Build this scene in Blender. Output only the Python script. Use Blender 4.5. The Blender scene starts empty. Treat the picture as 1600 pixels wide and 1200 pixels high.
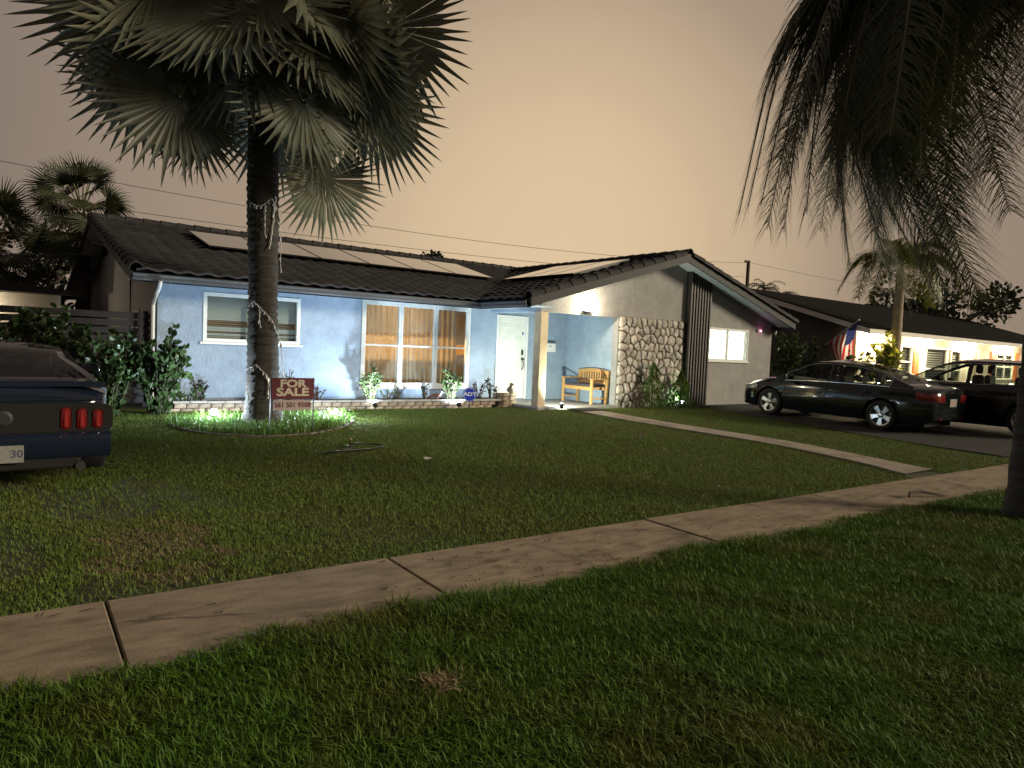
import bpy, math, random
import numpy as np
from mathutils import Vector, Matrix
random.seed(7); RNG = np.random.default_rng(7)
PI = math.pi; RAD = math.radians
S = bpy.context.scene; COL = S.collection
# ------------------------------------------------------------------ camera
cam_d = bpy.data.cameras.new('camera'); cam = bpy.data.objects.new('camera', cam_d); COL.objects.link(cam)
cam_d.sensor_width = 36; cam_d.lens = 36 * 1095.15 / 1600; cam_d.clip_start = 0.05; cam_d.clip_end = 2000
_yaw, _pitch, _roll = .649, -.052, .042
_f = Vector((math.sin(_yaw) * math.cos(_pitch), math.cos(_yaw) * math.cos(_pitch), math.sin(_pitch)))
_r = Vector((math.cos(_yaw), -math.sin(_yaw), 0)); _u = _r.cross(_f)
_r2 = _r * math.cos(_roll) + _u * math.sin(_roll); _u2 = -_r * math.sin(_roll) + _u * math.cos(_roll)
M = Matrix((( _r2.x, _u2.x, -_f.x, 0), (_r2.y, _u2.y, -_f.y, 0), (_r2.z, _u2.z, -_f.z, 1.546), (0, 0, 0, 1)))
cam.matrix_world = M
S.camera = cam
# ------------------------------------------------------------------ world: night sky with town glow
SUN_DIR = Vector((-1.0, 1.0, -0.46)).normalized()      # the way the lamp light travels: from the front, right of the camera
W = bpy.data.worlds.new('World'); S.world = W; W.use_nodes = True
nt = W.node_tree; nt.nodes.clear()
def N(t, **k):
    n = nt.nodes.new(t)
    for a, b in k.items(): setattr(n, a, b)
    return n
tc = N('ShaderNodeTexCoord'); nrm = N('ShaderNodeVectorMath', operation='NORMALIZE'); nt.links.new(tc.outputs['Generated'], nrm.inputs[0])
dot = N('ShaderNodeVectorMath', operation='DOT_PRODUCT'); nt.links.new(nrm.outputs[0], dot.inputs[0])
GLOW = Vector((0.654, 0.774, 0.135)).normalized(); dot.inputs[1].default_value = GLOW
mr = N('ShaderNodeMapRange'); mr.inputs[1].default_value = 0.5; mr.inputs[2].default_value = 1.0; nt.links.new(dot.outputs['Value'], mr.inputs[0])
ramp = N('ShaderNodeValToRGB'); cr = ramp.color_ramp; cr.interpolation = 'EASE'
cr.interpolation = 'B_SPLINE'
cr.elements[0].position = 0.0; cr.elements[0].color = (0.108, 0.085, 0.076, 1)
cr.elements[1].position = 1.0; cr.elements[1].color = (0.615, 0.462, 0.292, 1)
e = cr.elements.new(0.5); e.color = (0.178, 0.138, 0.118, 1)
e = cr.elements.new(0.86); e.color = (0.300, 0.226, 0.162, 1)
e = cr.elements.new(0.95); e.color = (0.515, 0.385, 0.247, 1)
nt.links.new(mr.outputs[0], ramp.inputs[0])
sky = N('ShaderNodeTexSky', sky_type='NISHITA', sun_disc=False)
sky.sun_elevation = RAD(2.0); sky.sun_rotation = math.atan2(-SUN_DIR.x, -SUN_DIR.y)
nz = N('ShaderNodeTexNoise'); nz.inputs['Scale'].default_value = 1.6; nz.inputs['Detail'].default_value = 3
nt.links.new(nrm.outputs[0], nz.inputs['Vector'])
nmr = N('ShaderNodeMapRange'); nmr.inputs[3].default_value = 0.88; nmr.inputs[4].default_value = 1.12; nt.links.new(nz.outputs[0], nmr.inputs[0])
mul = N('ShaderNodeMix', data_type='RGBA', blend_type='MULTIPLY'); mul.inputs[0].default_value = 1
nt.links.new(ramp.outputs[0], mul.inputs[6]); nt.links.new(nmr.outputs[0], mul.inputs[7])
b1 = N('ShaderNodeBackground'); b1.inputs[1].default_value = 0.87; nt.links.new(mul.outputs[2], b1.inputs[0])
b2 = N('ShaderNodeBackground'); b2.inputs[1].default_value = 0.004; nt.links.new(sky.outputs[0], b2.inputs[0])
add = N('ShaderNodeAddShader'); nt.links.new(b1.outputs[0], add.inputs[0]); nt.links.new(b2.outputs[0], add.inputs[1])
wo = N('ShaderNodeOutputWorld'); nt.links.new(add.outputs[0], wo.inputs[0])
# ------------------------------------------------------------------ one low lamp-like sun
sd = bpy.data.lights.new('sun', 'SUN'); so = bpy.data.objects.new('sun', sd); COL.objects.link(so)
sd.energy = 2.6; sd.angle = RAD(14.0); sd.color = (1.0, 0.86, 0.62)
so.rotation_euler = SUN_DIR.to_track_quat('-Z', 'Y').to_euler(); so.location = (20, -10, 15)
vs = S.view_settings; vs.view_transform = 'Standard'; vs.look = 'None'; vs.exposure = 0.48; vs.gamma = 1.0; vs.use_curve_mapping = False
S.cycles.max_bounces = 6; S.cycles.transparent_max_bounces = 12; S.cycles.use_denoising = True
S.cycles.caustics_reflective = False; S.cycles.caustics_refractive = False; S.cycles.sample_clamp_indirect = 4.0
# ------------------------------------------------------------------ materials
def mat(name, col, rough=.7, metal=0., var=.0, vscale=6., bump=0., bscale=40., rnd=0., col2=None, c2scale=1.5, c2lo=.45, c2hi=.6, spec=.5, coat=0., trans=0., emis=None, estr=0., sheen=0., coords='Object', stretch=None):
    m = bpy.data.materials.new(name); m.use_nodes = True
    t = m.node_tree; b = t.nodes['Principled BSDF']; L = t.links.new
    b.inputs['Base Color'].default_value = (*col, 1); b.inputs['Roughness'].default_value = rough; b.inputs['Metallic'].default_value = metal
    b.inputs['Specular IOR Level'].default_value = spec; b.inputs['Coat Weight'].default_value = coat; b.inputs['Coat Roughness'].default_value = .03
    if emis: b.inputs['Emission Color'].default_value = (*emis, 1); b.inputs['Emission Strength'].default_value = estr
    tcn = t.nodes.new('ShaderNodeTexCoord'); src = tcn.outputs[coords]
    if stretch:
        mp = t.nodes.new('ShaderNodeMapping'); mp.inputs['Scale'].default_value = stretch; L(src, mp.inputs[0]); src = mp.outputs[0]
    cur = None
    def rgb(c): n = t.nodes.new('ShaderNodeRGB'); n.outputs[0].default_value = (*c, 1); return n.outputs[0]
    if var or rnd or col2:
        cur = rgb(col)
        if col2:
            n = t.nodes.new('ShaderNodeTexNoise'); n.inputs['Scale'].default_value = c2scale; n.inputs['Detail'].default_value = 6; n.inputs['Roughness'].default_value = .62; L(src, n.inputs['Vector'])
            r = t.nodes.new('ShaderNodeMapRange'); r.inputs[1].default_value = c2lo; r.inputs[2].default_value = c2hi; L(n.outputs[0], r.inputs[0])
            x = t.nodes.new('ShaderNodeMix'); x.data_type = 'RGBA'; L(r.outputs[0], x.inputs[0]); L(cur, x.inputs[6]); L(rgb(col2), x.inputs[7]); cur = x.outputs[2]
        if var:
            n = t.nodes.new('ShaderNodeTexNoise'); n.inputs['Scale'].default_value = vscale; n.inputs['Detail'].default_value = 5; L(src, n.inputs['Vector'])
            r = t.nodes.new('ShaderNodeMapRange'); r.inputs[1].default_value = .3; r.inputs[2].default_value = .7; r.inputs[3].default_value = 1 - var; r.inputs[4].default_value = 1 + var; L(n.outputs[0], r.inputs[0])
            x = t.nodes.new('ShaderNodeMix'); x.data_type = 'RGBA'; x.blend_type = 'MULTIPLY'; x.inputs[0].default_value = 1; L(cur, x.inputs[6]); L(r.outputs[0], x.inputs[7]); cur = x.outputs[2]
        if rnd:
            oi = t.nodes.new('ShaderNodeObjectInfo'); r = t.nodes.new('ShaderNodeMapRange'); r.inputs[3].default_value = 1 - rnd; r.inputs[4].default_value = 1 + rnd; L(oi.outputs['Random'], r.inputs[0])
            x = t.nodes.new('ShaderNodeMix'); x.data_type = 'RGBA'; x.blend_type = 'MULTIPLY'; x.inputs[0].default_value = 1; L(cur, x.inputs[6]); L(r.outputs[0], x.inputs[7]); cur = x.outputs[2]
        L(cur, b.inputs['Base Color'])
    if bump:
        n = t.nodes.new('ShaderNodeTexNoise'); n.inputs['Scale'].default_value = bscale; n.inputs['Detail'].default_value = 4; L(src, n.inputs['Vector'])
        bp = t.nodes.new('ShaderNodeBump'); bp.inputs['Strength'].default_value = bump; bp.inputs['Distance'].default_value = .02; L(n.outputs[0], bp.inputs['Height']); L(bp.outputs[0], b.inputs['Normal'])
    if trans:
        out = t.nodes['Material Output']; tb = t.nodes.new('ShaderNodeBsdfTranslucent')
        if cur is not None: L(cur, tb.inputs[0])
        else: tb.inputs[0].default_value = (*col, 1)
        mx = t.nodes.new('ShaderNodeMixShader'); mx.inputs[0].default_value = trans; L(b.outputs[0], mx.inputs[1]); L(tb.outputs[0], mx.inputs[2]); L(mx.outputs[0], out.inputs[0])
    return m
def glass(name, tint=(.9, .93, .95), refl=1.0, ior=1.5, rough=.02):
    m = bpy.data.materials.new(name); m.use_nodes = True; t = m.node_tree; t.nodes.clear(); L = t.links.new
    o = t.nodes.new('ShaderNodeOutputMaterial'); mx = t.nodes.new('ShaderNodeMixShader')
    tr = t.nodes.new('ShaderNodeBsdfTransparent'); tr.inputs[0].default_value = (*tint, 1)
    g = t.nodes.new('ShaderNodeBsdfGlossy'); g.inputs['Roughness'].default_value = rough; g.inputs[0].default_value = (refl, refl, refl, 1)
    lw = t.nodes.new('ShaderNodeLayerWeight'); lw.inputs[0].default_value = .5
    pw = t.nodes.new('ShaderNodeMath'); pw.operation = 'POWER'; pw.inputs[1].default_value = 5; L(lw.outputs['Facing'], pw.inputs[0])
    fr = t.nodes.new('ShaderNodeMapRange'); fr.inputs[3].default_value = ((ior - 1) / (ior + 1)) ** 2; fr.inputs[4].default_value = 1; L(pw.outputs[0], fr.inputs[0])
    L(fr.outputs[0], mx.inputs[0]); L(tr.outputs[0], mx.inputs[1]); L(g.outputs[0], mx.inputs[2]); L(mx.outputs[0], o.inputs[0])
    return m
# ------------------------------------------------------------------ mesh helpers
class MB:
    def __init__(s): s.v = []; s.f = []
    def add(s, vs, fs):
        o = len(s.v); s.v += [tuple(p) for p in vs]; s.f += [tuple(i + o for i in f) for f in fs]; return s
    def box(s, x0, x1, y0, y1, z0, z1, skip=()):
        v = [(x0, y0, z0), (x1, y0, z0), (x1, y1, z0), (x0, y1, z0), (x0, y0, z1), (x1, y0, z1), (x1, y1, z1), (x0, y1, z1)]
        f = {'b': (3, 2, 1, 0), 't': (4, 5, 6, 7), 'f': (0, 1, 5, 4), 'k': (2, 3, 7, 6), 'l': (3, 0, 4, 7), 'r': (1, 2, 6, 5)}
        return s.add(v, [f[k] for k in f if k not in skip])
    def cbox(s, x0, x1, y0, y1, z0, z1, c=.008):          # chamfered box
        P = []
        xs, ys, zs = (x0, x1), (y0, y1), (z0, z1); sg = (1, -1)
        idx = {}
        for i in (0, 1):
            for j in (0, 1):
                for k in (0, 1):
                    for a in range(3):
                        p = [xs[i] + sg[i] * c, ys[j] + sg[j] * c, zs[k] + sg[k] * c]; p[a] = (xs[i], ys[j], zs[k])[a]
                        idx[i, j, k, a] = len(P); P.append(tuple(p))
        F = []
        F += [tuple(idx[0, j, k, 0] for j, k in ((0, 0), (0, 1), (1, 1), (1, 0))), tuple(idx[1, j, k, 0] for j, k in ((0, 0), (1, 0), (1, 1), (0, 1)))]
        F += [tuple(idx[i, 0, k, 1] for i, k in ((0, 0), (1, 0), (1, 1), (0, 1))), tuple(idx[i, 1, k, 1] for i, k in ((0, 0), (0, 1), (1, 1), (1, 0)))]
        F += [tuple(idx[i, j, 0, 2] for i, j in ((0, 0), (0, 1), (1, 1), (1, 0))), tuple(idx[i, j, 1, 2] for i, j in ((0, 0), (1, 0), (1, 1), (0, 1)))]
        for i in (0, 1):
            for j in (0, 1): F.append((idx[i, j, 0, 0], idx[i, j, 1, 0], idx[i, j, 1, 1], idx[i, j, 0, 1]))
            for k in (0, 1): F.append((idx[i, 0, k, 0], idx[i, 1, k, 0], idx[i, 1, k, 2], idx[i, 0, k, 2]))
        for j in (0, 1):
            for k in (0, 1): F.append((idx[0, j, k, 1], idx[1, j, k, 1], idx[1, j, k, 2], idx[0, j, k, 2]))
        for i in (0, 1):
            for j in (0, 1):
                for k in (0, 1): F.append((idx[i, j, k, 0], idx[i, j, k, 1], idx[i, j, k, 2]))
        return s.add(P, F)
    def tube(s, pts, rad, n=8, cap=True):
        pts = [Vector(p) for p in pts]; R = rad if hasattr(rad, '__len__') else [rad] * len(pts)
        ref = Vector((0, 0, 1)); V = []
        d0 = (pts[1] - pts[0]).normalized()
        if abs(d0.z) > .9: ref = Vector((1, 0, 0))
        for i, p in enumerate(pts):
            d = (pts[min(i + 1, len(pts) - 1)] - pts[max(i - 1, 0)]).normalized()
            a = d.cross(ref)
            if a.length < 1e-4: a = d.cross(Vector((0, 1, 0)))
            a.normalize(); b = a.cross(d)
            for k in range(n):
                t = 2 * PI * k / n; V.append(p + (a * math.cos(t) + b * math.sin(t)) * R[i])
        F = [(i * n + k, i * n + (k + 1) % n, (i + 1) * n + (k + 1) % n, (i + 1) * n + k) for i in range(len(pts) - 1) for k in range(n)]
        if cap: F += [tuple(range(n))[::-1], tuple((len(pts) - 1) * n + k for k in range(n))]
        return s.add(V, F)
    def lathe(s, prof, n=16, c=(0, 0, 0), axis='z', cap=True):
        V = []
        for r, h in prof:
            for k in range(n):
                t = 2 * PI * k / n; a, b = r * math.cos(t), r * math.sin(t)
                V.append({'z': (c[0] + a, c[1] + b, c[2] + h), 'y': (c[0] + a, c[1] + h, c[2] + b), 'x': (c[0] + h, c[1] + a, c[2] + b)}[axis])
        m = len(prof)
        F = [(i * n + k, i * n + (k + 1) % n, (i + 1) * n + (k + 1) % n, (i + 1) * n + k) for i in range(m - 1) for k in range(n)]
        if cap: F += [tuple(range(n))[::-1], tuple((m - 1) * n + k for k in range(n))]
        return s.add(V, F)
    def prism(s, poly, a, b, axis='y'):                  # polygon in the other two axes, extruded from a to b
        def P(p, t): return {'y': (p[0], t, p[1]), 'x': (t, p[0], p[1]), 'z': (p[0], p[1], t)}[axis]
        n = len(poly); V = [P(p, a) for p in poly] + [P(p, b) for p in poly]
        F = [tuple(range(n)), tuple(range(2 * n - 1, n - 1, -1))] + [(i, i + n, (i + 1) % n + n, (i + 1) % n) for i in range(n)]
        return s.add(V, F)
    def grid(s, rows, closed=False):
        n = len(rows[0]); V = [p for r in rows for p in r]
        F = [(i * n + k, i * n + k + 1, (i + 1) * n + k + 1, (i + 1) * n + k) for i in range(len(rows) - 1) for k in range(n - 1)]
        if closed: F += [(i * n + n - 1, i * n, (i + 1) * n, (i + 1) * n + n - 1) for i in range(len(rows) - 1)]
        return s.add(V, F)
    def mesh(s, name='mesh', m=None, smooth=False, recalc=True):
        me = bpy.data.meshes.new(name); me.from_pydata(s.v, [], s.f)
        if recalc and len(s.f) < 60000:
            import bmesh
            bm = bmesh.new(); bm.from_mesh(me); bmesh.ops.recalc_face_normals(bm, faces=bm.faces[:]); bm.to_mesh(me); bm.free()
        if smooth is True: me.polygons.foreach_set('use_smooth', [True] * len(me.polygons))
        elif smooth:
            me.polygons.foreach_set('use_smooth', [True] * len(me.polygons)); me.set_sharp_from_angle(angle=RAD(smooth))
        if m: me.materials.append(m)
        me.update(); return me
    def obj(s, name, m, parent=None, smooth=False, **k): return link(name, s.mesh(name, m, smooth), parent, **k)
def link(name, data, parent=None, loc=None, rot=None, scale=None):
    o = bpy.data.objects.new(name, data); COL.objects.link(o)
    if parent is not None: o.parent = parent
    if loc is not None: o.location = loc
    if rot is not None: o.rotation_euler = rot
    if scale is not None: o.scale = scale if hasattr(scale, '__len__') else (scale,) * 3
    return o
def tag(o, label=None, cat=None, group=None, kind=None):
    if label: o['label'] = label
    if cat: o['category'] = cat
    if group: o['group'] = group
    if kind: o['kind'] = kind
    return o
def thing(name, label, cat, loc=(0, 0, 0), rot=None, group=None): return tag(link(name, None, None, loc, rot), label, cat, group)
def copy_tree(o, parent=None):
    c = o.copy(); COL.objects.link(c); c.parent = parent
    for ch in list(o.children): copy_tree(ch, c)
    return c
def text_mesh(name, txt, size, m, parent=None, loc=(0, 0, 0), rot=(0, 0, 0), depth=.002, bold=.0, sx=1., align='CENTER'):
    cu = bpy.data.curves.new(name, 'FONT'); cu.body = txt; cu.size = size; cu.extrude = depth; cu.offset = bold; cu.align_x = align; cu.align_y = 'CENTER'; cu.resolution_u = 3
    tmp = bpy.data.objects.new('tmp', cu); COL.objects.link(tmp)
    dg = bpy.context.evaluated_depsgraph_get(); me = bpy.data.meshes.new_from_object(tmp.evaluated_get(dg)); bpy.data.objects.remove(tmp); bpy.data.curves.remove(cu)
    me.materials.clear(); me.materials.append(m)
    return link(name, me, parent, loc, rot, (sx, 1, 1))
def pchip(xs, ys):
    xs = np.array(xs, float); ys = np.array(ys, float); h = np.diff(xs); d = np.diff(ys) / h; m = np.zeros(len(xs))
    for i in range(1, len(xs) - 1):
        if d[i - 1] * d[i] > 0: m[i] = 2 * d[i - 1] * d[i] / (d[i - 1] + d[i])
    m[0] = d[0]; m[-1] = d[-1]
    def f(x):
        x = min(max(x, xs[0]), xs[-1]); i = min(max(int(np.searchsorted(xs, x)) - 1, 0), len(h) - 1); t = (x - xs[i]) / h[i]
        return float((2 * t**3 - 3 * t * t + 1) * ys[i] + (t**3 - 2 * t * t + t) * h[i] * m[i] + (3 * t * t - 2 * t**3) * ys[i + 1] + (t**3 - t * t) * h[i] * m[i + 1])
    return f
def smooth01(t): t = min(max(t, 0), 1); return t * t * (3 - 2 * t)
def gz(x, y):                                            # height of the ground
    if y < 4.6: return 0.0
    return min(.0195 * (y - 4.6), .155)
# ------------------------------------------------------------------ shared materials
m_soil = mat('soil_and_turf', (.040, .050, .020), .95, var=.35, vscale=3, col2=(.075, .058, .032), c2scale=.55, c2lo=.52, c2hi=.68, bump=.6, bscale=30)
m_conc = mat('old_concrete', (.235, .182, .122), .88, var=.30, vscale=5.5, col2=(.105, .076, .048), c2scale=1.7, c2lo=.50, c2hi=.72, stretch=(.7, 1.9, 1), bump=.25, bscale=60, rnd=.06)
m_path = mat('path_concrete', (.27, .235, .185), .85, var=.2, vscale=3, col2=(.17, .14, .11), c2scale=1.3, c2lo=.52, c2hi=.7, bump=.25, bscale=60)
m_asph = mat('asphalt', (.021, .020, .019), .9, var=.25, vscale=4, bump=.5, bscale=120)
m_blue = mat('blue_stucco', (.255, .330, .430), .85, var=.06, vscale=7, bump=.75, bscale=26, col2=(.225, .290, .385), c2scale=2.0)
m_grey = mat('grey_stucco', (.275, .272, .268), .88, var=.08, vscale=5, bump=.75, bscale=26, col2=(.24, .236, .230), c2scale=1.8)
m_soff = mat('soffit_paint', (.42, .50, .55), .7, var=.05)
m_fasc = mat('dark_fascia', (.026, .027, .031), .6, var=.15, spec=.3)
m_tile = mat('roof_tile', (.033, .032, .034), .75, spec=.22, var=.3, vscale=9, col2=(.018, .017, .018), c2scale=2.5, rnd=.3, bump=.15, bscale=60)
m_white = mat('white_paint', (.66, .67, .66), .5, var=.05, vscale=8)
m_vinyl = mat('white_vinyl', (.62, .65, .64), .4, var=.06, vscale=10)
m_door = mat('door_paint', (.64, .66, .63), .42, var=.06, vscale=5)
m_post = mat('cream_post', (.48, .38, .25), .7, var=.12, vscale=4, bump=.2, bscale=30)
m_stone = mat('wall_stone', (.33, .30, .265), .85, var=.25, vscale=9, rnd=.22, bump=.5, bscale=30, col2=(.46, .43, .39), c2scale=6)
m_mortar = mat('mortar', (.13, .11, .085), .95, bump=.3)
m_slat = mat('black_slat', (.018, .017, .017), .5, var=.15, vscale=10)
m_black = mat('black_plastic', (.012, .012, .013), .45)
m_steel = mat('satin_steel', (.45, .44, .42), .32, metal=1.)
m_dark = mat('dark_metal', (.05, .05, .05), .5, metal=.6)
m_room = mat('room_paint', (.55, .47, .36), .9)
m_roomw = mat('white_room_paint', (.8, .78, .74), .9)
m_curt = mat('curtain_cloth', (.50, .44, .35), .9, var=.06, vscale=3, trans=.45)
m_sheer = mat('white_shade_cloth', (.85, .85, .82), .9, trans=.6)
m_blind = mat('blind_slat', (.42, .42, .40), .6)
m_glass = glass('window_glass', (.86, .9, .9), .9)
m_cell = mat('solar_glass', (.012, .013, .018), .06, spec=1.0, coat=1.0)
m_frame = mat('panel_frame', (.02, .02, .022), .35, metal=.5)
m_brick = mat('planter_brick', (.24, .17, .12), .9, var=.25, vscale=12, rnd=.2, bump=.4, bscale=50, col2=(.33, .28, .22), c2scale=4)
m_cap = mat('planter_cap', (.36, .35, .33), .85, var=.15, vscale=6, rnd=.1, bump=.3)
m_mulch = mat('dark_mulch', (.030, .022, .016), .98, var=.4, vscale=25, bump=.9, bscale=60)
m_wood = mat('teak_wood', (.42, .24, .085), .55, var=.22, vscale=7, stretch=(3, 3, 30), rnd=.1)
m_em = mat('lamp_lens', (.9, .9, .9), .3, emis=(1, .96, .88), estr=14)
m_emc = mat('cool_lamp_lens', (.9, .9, .9), .3, emis=(.82, .93, 1), estr=24)
# ------------------------------------------------------------------ ground
SA = -.032
def sw(x, y): c, s = math.cos(SA), math.sin(SA); return (c * x - s * y, s * x + c * y)
def gz(x, y):
    s = 4.62 + 4.2 * (1 - smooth01((x - .6) / 2.6)); return min(max(.155 * (y + .032 * x - s) / (12.56 - s), 0.), .155)
gx = [-600, -200, -80, -40] + list(range(-25, 46)) + [60, 90, 200, 600]; gy = [-600, -200, -60, -20] + [i * .5 for i in range(-20, 60)] + [40, 60, 120, 300, 900]
MB().grid([[(x, y, gz(x, y) - .02) for x in gx] for y in gy]).obj('ground', m_soil, smooth=True)['kind'] = 'structure'
walk = tag(link('sidewalk', None), kind='structure')
jx = [-9.2, -6.6, -4.2, -1.8, .42, 2.17, 4.76, 7.45, 10.05, 12.7, 15.3]
for i in range(len(jx) - 1):
    a, b = jx[i] + .007, jx[i + 1] - .007
    p = MB().cbox(-(b - a) / 2, (b - a) / 2, -.49, .49, -.09, 0, .008)
    o = p.obj('slab', m_conc, walk); cx, cy = sw((a + b) / 2, 4.015)
    o.location = (cx, cy, .012 + random.uniform(-.004, .004)); o.rotation_euler = (random.uniform(-.004, .004), random.uniform(-.002, .002), SA)
m_crack = mat('crack_dirt', (.045, .035, .025), .95)
for (u0, v0, u1, v1, sd_) in ((3.30, 4.50, 3.42, 3.53, 1), (4.2, 4.35, 4.74, 4.02, 2), (6.3, 4.5, 6.05, 3.53, 3), (1.1, 3.9, .44, 4.12, 4), (8.6, 4.5, 8.75, 3.53, 5)):
    q = random.Random(sd_); L_ = [sw(u0 + (u1 - u0) * k / 14 + q.uniform(-.018, .018), v0 + (v1 - v0) * k / 14 + q.uniform(-.01, .01)) for k in range(15)]; b = MB(); dx, dy = u1 - u0, v1 - v0; n_ = math.hypot(dx, dy); px_, py_ = -dy / n_, dx / n_
    b.grid([[(x - px_ * w_, y - py_ * w_, .0185), (x + px_ * w_, y + py_ * w_, .0185)] for (x, y), w_ in ((p, q.uniform(.0015, .005)) for p in L_)]); b.obj('crack', m_crack, walk)
fx = pchip([4.1, 5.2, 7.2, 9.9, 11.6, 12.38], [10.62, 11.0, 11.33, 11.18, 11.25, 11.35])
rows = []
for i in range(41):
    y = 4.46 + (12.38 - 4.46) * i / 40 - .0; x = fx(y); w = .34 + .12 * smooth01((5.2 - y) / 1.0); z = gz(x, y) + .012
    y0 = y - .06 if i == 0 else y
    rows.append([(x - w, y0, z - .08), (x - w, y0, z), (x, y0, z + .004), (x + w, y0, z), (x + w, y0, z - .08)])
tag(MB().grid(rows).obj('walkway', m_path, smooth=30), kind='structure')
rows = []
for i in range(18):
    y = 4.4 + (12.40 - 4.4) * i / 17; xl = 14.25 + 1.45 * (max(y - 5.5, 0) / 6.9) ** 1.2
    rows.append([(x, y, gz(x, y) + .006) for x in (xl, xl + .4, 17, 18.5, 20, 21.4, 21.8)])
tag(MB().grid(rows).obj('driveway', m_asph), kind='structure')
# ------------------------------------------------------------------ house
YM, YF, YE = 14.4, 12.456, 13.8
house = thing('house', 'single storey blue and grey stucco house with dark tiled roof and front gable', 'house', (0, 0, 0))
def wall_grid(x0, x1, z0, z1, y0, y1, holes):
    xs = sorted({x0, x1, *[h[0] for h in holes], *[h[1] for h in holes]}); zs = sorted({z0, z1, *[h[2] for h in holes], *[h[3] for h in holes]})
    b = MB(); inh = lambda a, c: any(h[0] - 1e-6 < a < h[1] + 1e-6 and h[2] - 1e-6 < c < h[3] + 1e-6 for h in holes)
    nx, nz = len(xs) - 1, len(zs) - 1
    solid = lambda i, k: 0 <= i < nx and 0 <= k < nz and not inh((xs[i] + xs[i + 1]) / 2, (zs[k] + zs[k + 1]) / 2)
    for i in range(nx):
        for k in range(nz):
            if solid(i, k):
                sk = [c for c, (di, dk) in {'l': (-1, 0), 'r': (1, 0), 'b': (0, -1), 't': (0, 1)}.items() if solid(i + di, k + dk)]
                b.box(xs[i], xs[i + 1], y0, y1, zs[k], zs[k + 1], sk)
    return b
W1, W2, DR, W3 = (3.394, 5.305, 1.406, 2.372), (6.691, 9.566, .524, 2.475), (10.36, 11.366, .225, 2.363), (16.2, 18.2, 1.413, 2.351)
wall_grid(2.6, 12.72, .05, 2.60, YM, YM + .2, [W1, W2, DR]).obj('front_wall', m_blue, house)
wall_grid(12.72, 19.4, .05, 2.4, YF, YF + .2, [W3]).obj('wing_wall', m_grey, house)
AX, WS, WX0, WX1 = 14.6, .29, 9.45, 19.75                     # wing ridge, pitch, eave lines
wz = lambda x: 2.50 + WS * (min(x, 2 * AX - x) - WX0)            # underside of the wing roof
MB().prism([(10.2, 2.4), (19.4, 2.4), (19.4, wz(19.4)), (AX, wz(AX)), (10.2, wz(10.2))], YF, YF + .2).obj('gable_wall', m_grey, house)
MB().box(12.72, 12.90, YF + .2, YM + .2, .05, 2.6).obj('porch_side_wall', m_blue, house)
MB().box(19.2, 19.4, YF + .2, 25.6, .05, 2.6).obj('side_wall', m_grey, house)
sl = .267; mz = lambda y: 2.60 + sl * (min(y, 40 - y) - 13.75)
MB().prism([(YM + .2, .05), (25.6, .05), (25.6, mz(25.6) - .12), (20, mz(20) - .12), (YM + .2, mz(YM + .2) - .12)], 2.6, 2.8, 'x').obj('end_wall', mat('end_wall_paint', (.40, .38, .36), .85, var=.1, bump=.3), house)
MB().box(2.8, 19.2, 25.4, 25.6, .05, 2.6).obj('back_wall', m_grey, house)
MB().box(2.62, 19.38, YM + .02, 25.5, .0, .05).obj('foundation', m_conc, house)
MB().box(10.2, 10.43, YF + .2, YM, 2.4, 2.56).obj('porch_beam', m_blue, house)
MB().cbox(10.2, 10.43, YF, YF + .23, .15, 2.40, .01).obj('porch_post', m_post, house)
MB().box(10.21, 12.72, YF + .2, YM, 2.56, 2.60).obj('porch_ceiling', m_soff, house)
MB().cbox(10.15, 12.72, YF - .08, YM, .02, .205, .01).obj('porch_floor', mat('porch_floor_paint', (.26, .26, .25), .7, var=.12), house)
# soffits, fascias, gutters
b = MB().box(2.1, 10.2, YE, YM, 2.485, 2.50).box(WX0, 10.2, 11.92, YE, 2.485, 2.50); b.obj('soffit', m_soff, house)
for s in (-1, 1):
    xe = WX0 if s < 0 else WX1; x2 = AX; b = MB()
    b.prism([(xe, wz(xe) - .0), (AX, wz(AX)), (AX, wz(AX) + .02), (xe, wz(xe) + .02)], 11.93, YF); b.obj('rake_soffit', m_soff, house)
    MB().prism([(xe, wz(xe) - .05), (AX, wz(AX) - .05), (AX, wz(AX) + .17), (xe, wz(xe) + .17)], 11.885, 11.93).obj('rake_board', m_fasc, house)
MB().prism([(x, z) for x, z in ((YE, 2.43), (YE + .03, 2.43), (YE + .03, 2.60), (YE, 2.60))], 2.08, WX0, 'x').obj('fascia', m_fasc, house)
gp = [(0, 0), (-.075, .0), (-.095, .03), (-.095, .075), (-.11, .10), (-.11, .12), (-.085, .12), (-.085, .03), (0, .03)]
m_gut = mat('gutter_metal', (.034, .039, .048), .45, var=.15)
MB().prism([(YE + p[0], 2.45 + p[1]) for p in gp], 2.08, WX0 - .0, 'x').obj('gutter', m_gut, house)
MB().prism([(WX0 + p[0], 2.45 + p[1]) for p in gp], 11.95, YE - .13, 'y').obj('gutter', m_gut, house)
MB().prism([(WX0, 2.43), (WX0 + .03, 2.43), (WX0 + .03, 2.62), (WX0, 2.62)], 11.93, YE, 'y').obj('fascia', m_fasc, house)
MB().prism([(WX1 - .03, 2.43), (WX1, 2.43), (WX1, 2.62), (WX1 - .03, 2.62)], 11.93, 25, 'y').obj('fascia', m_fasc, house)
b = MB()
for y0, y1 in ((13.75, 20.), (26.25, 20.)):
    b.prism([(y0, mz(y0) - .17), (y1, mz(y1) - .17), (y1, mz(y1)), (y0, mz(y0))], 2.06, 2.10, 'x')
b.obj('verge_board', m_fasc, house)
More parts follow.
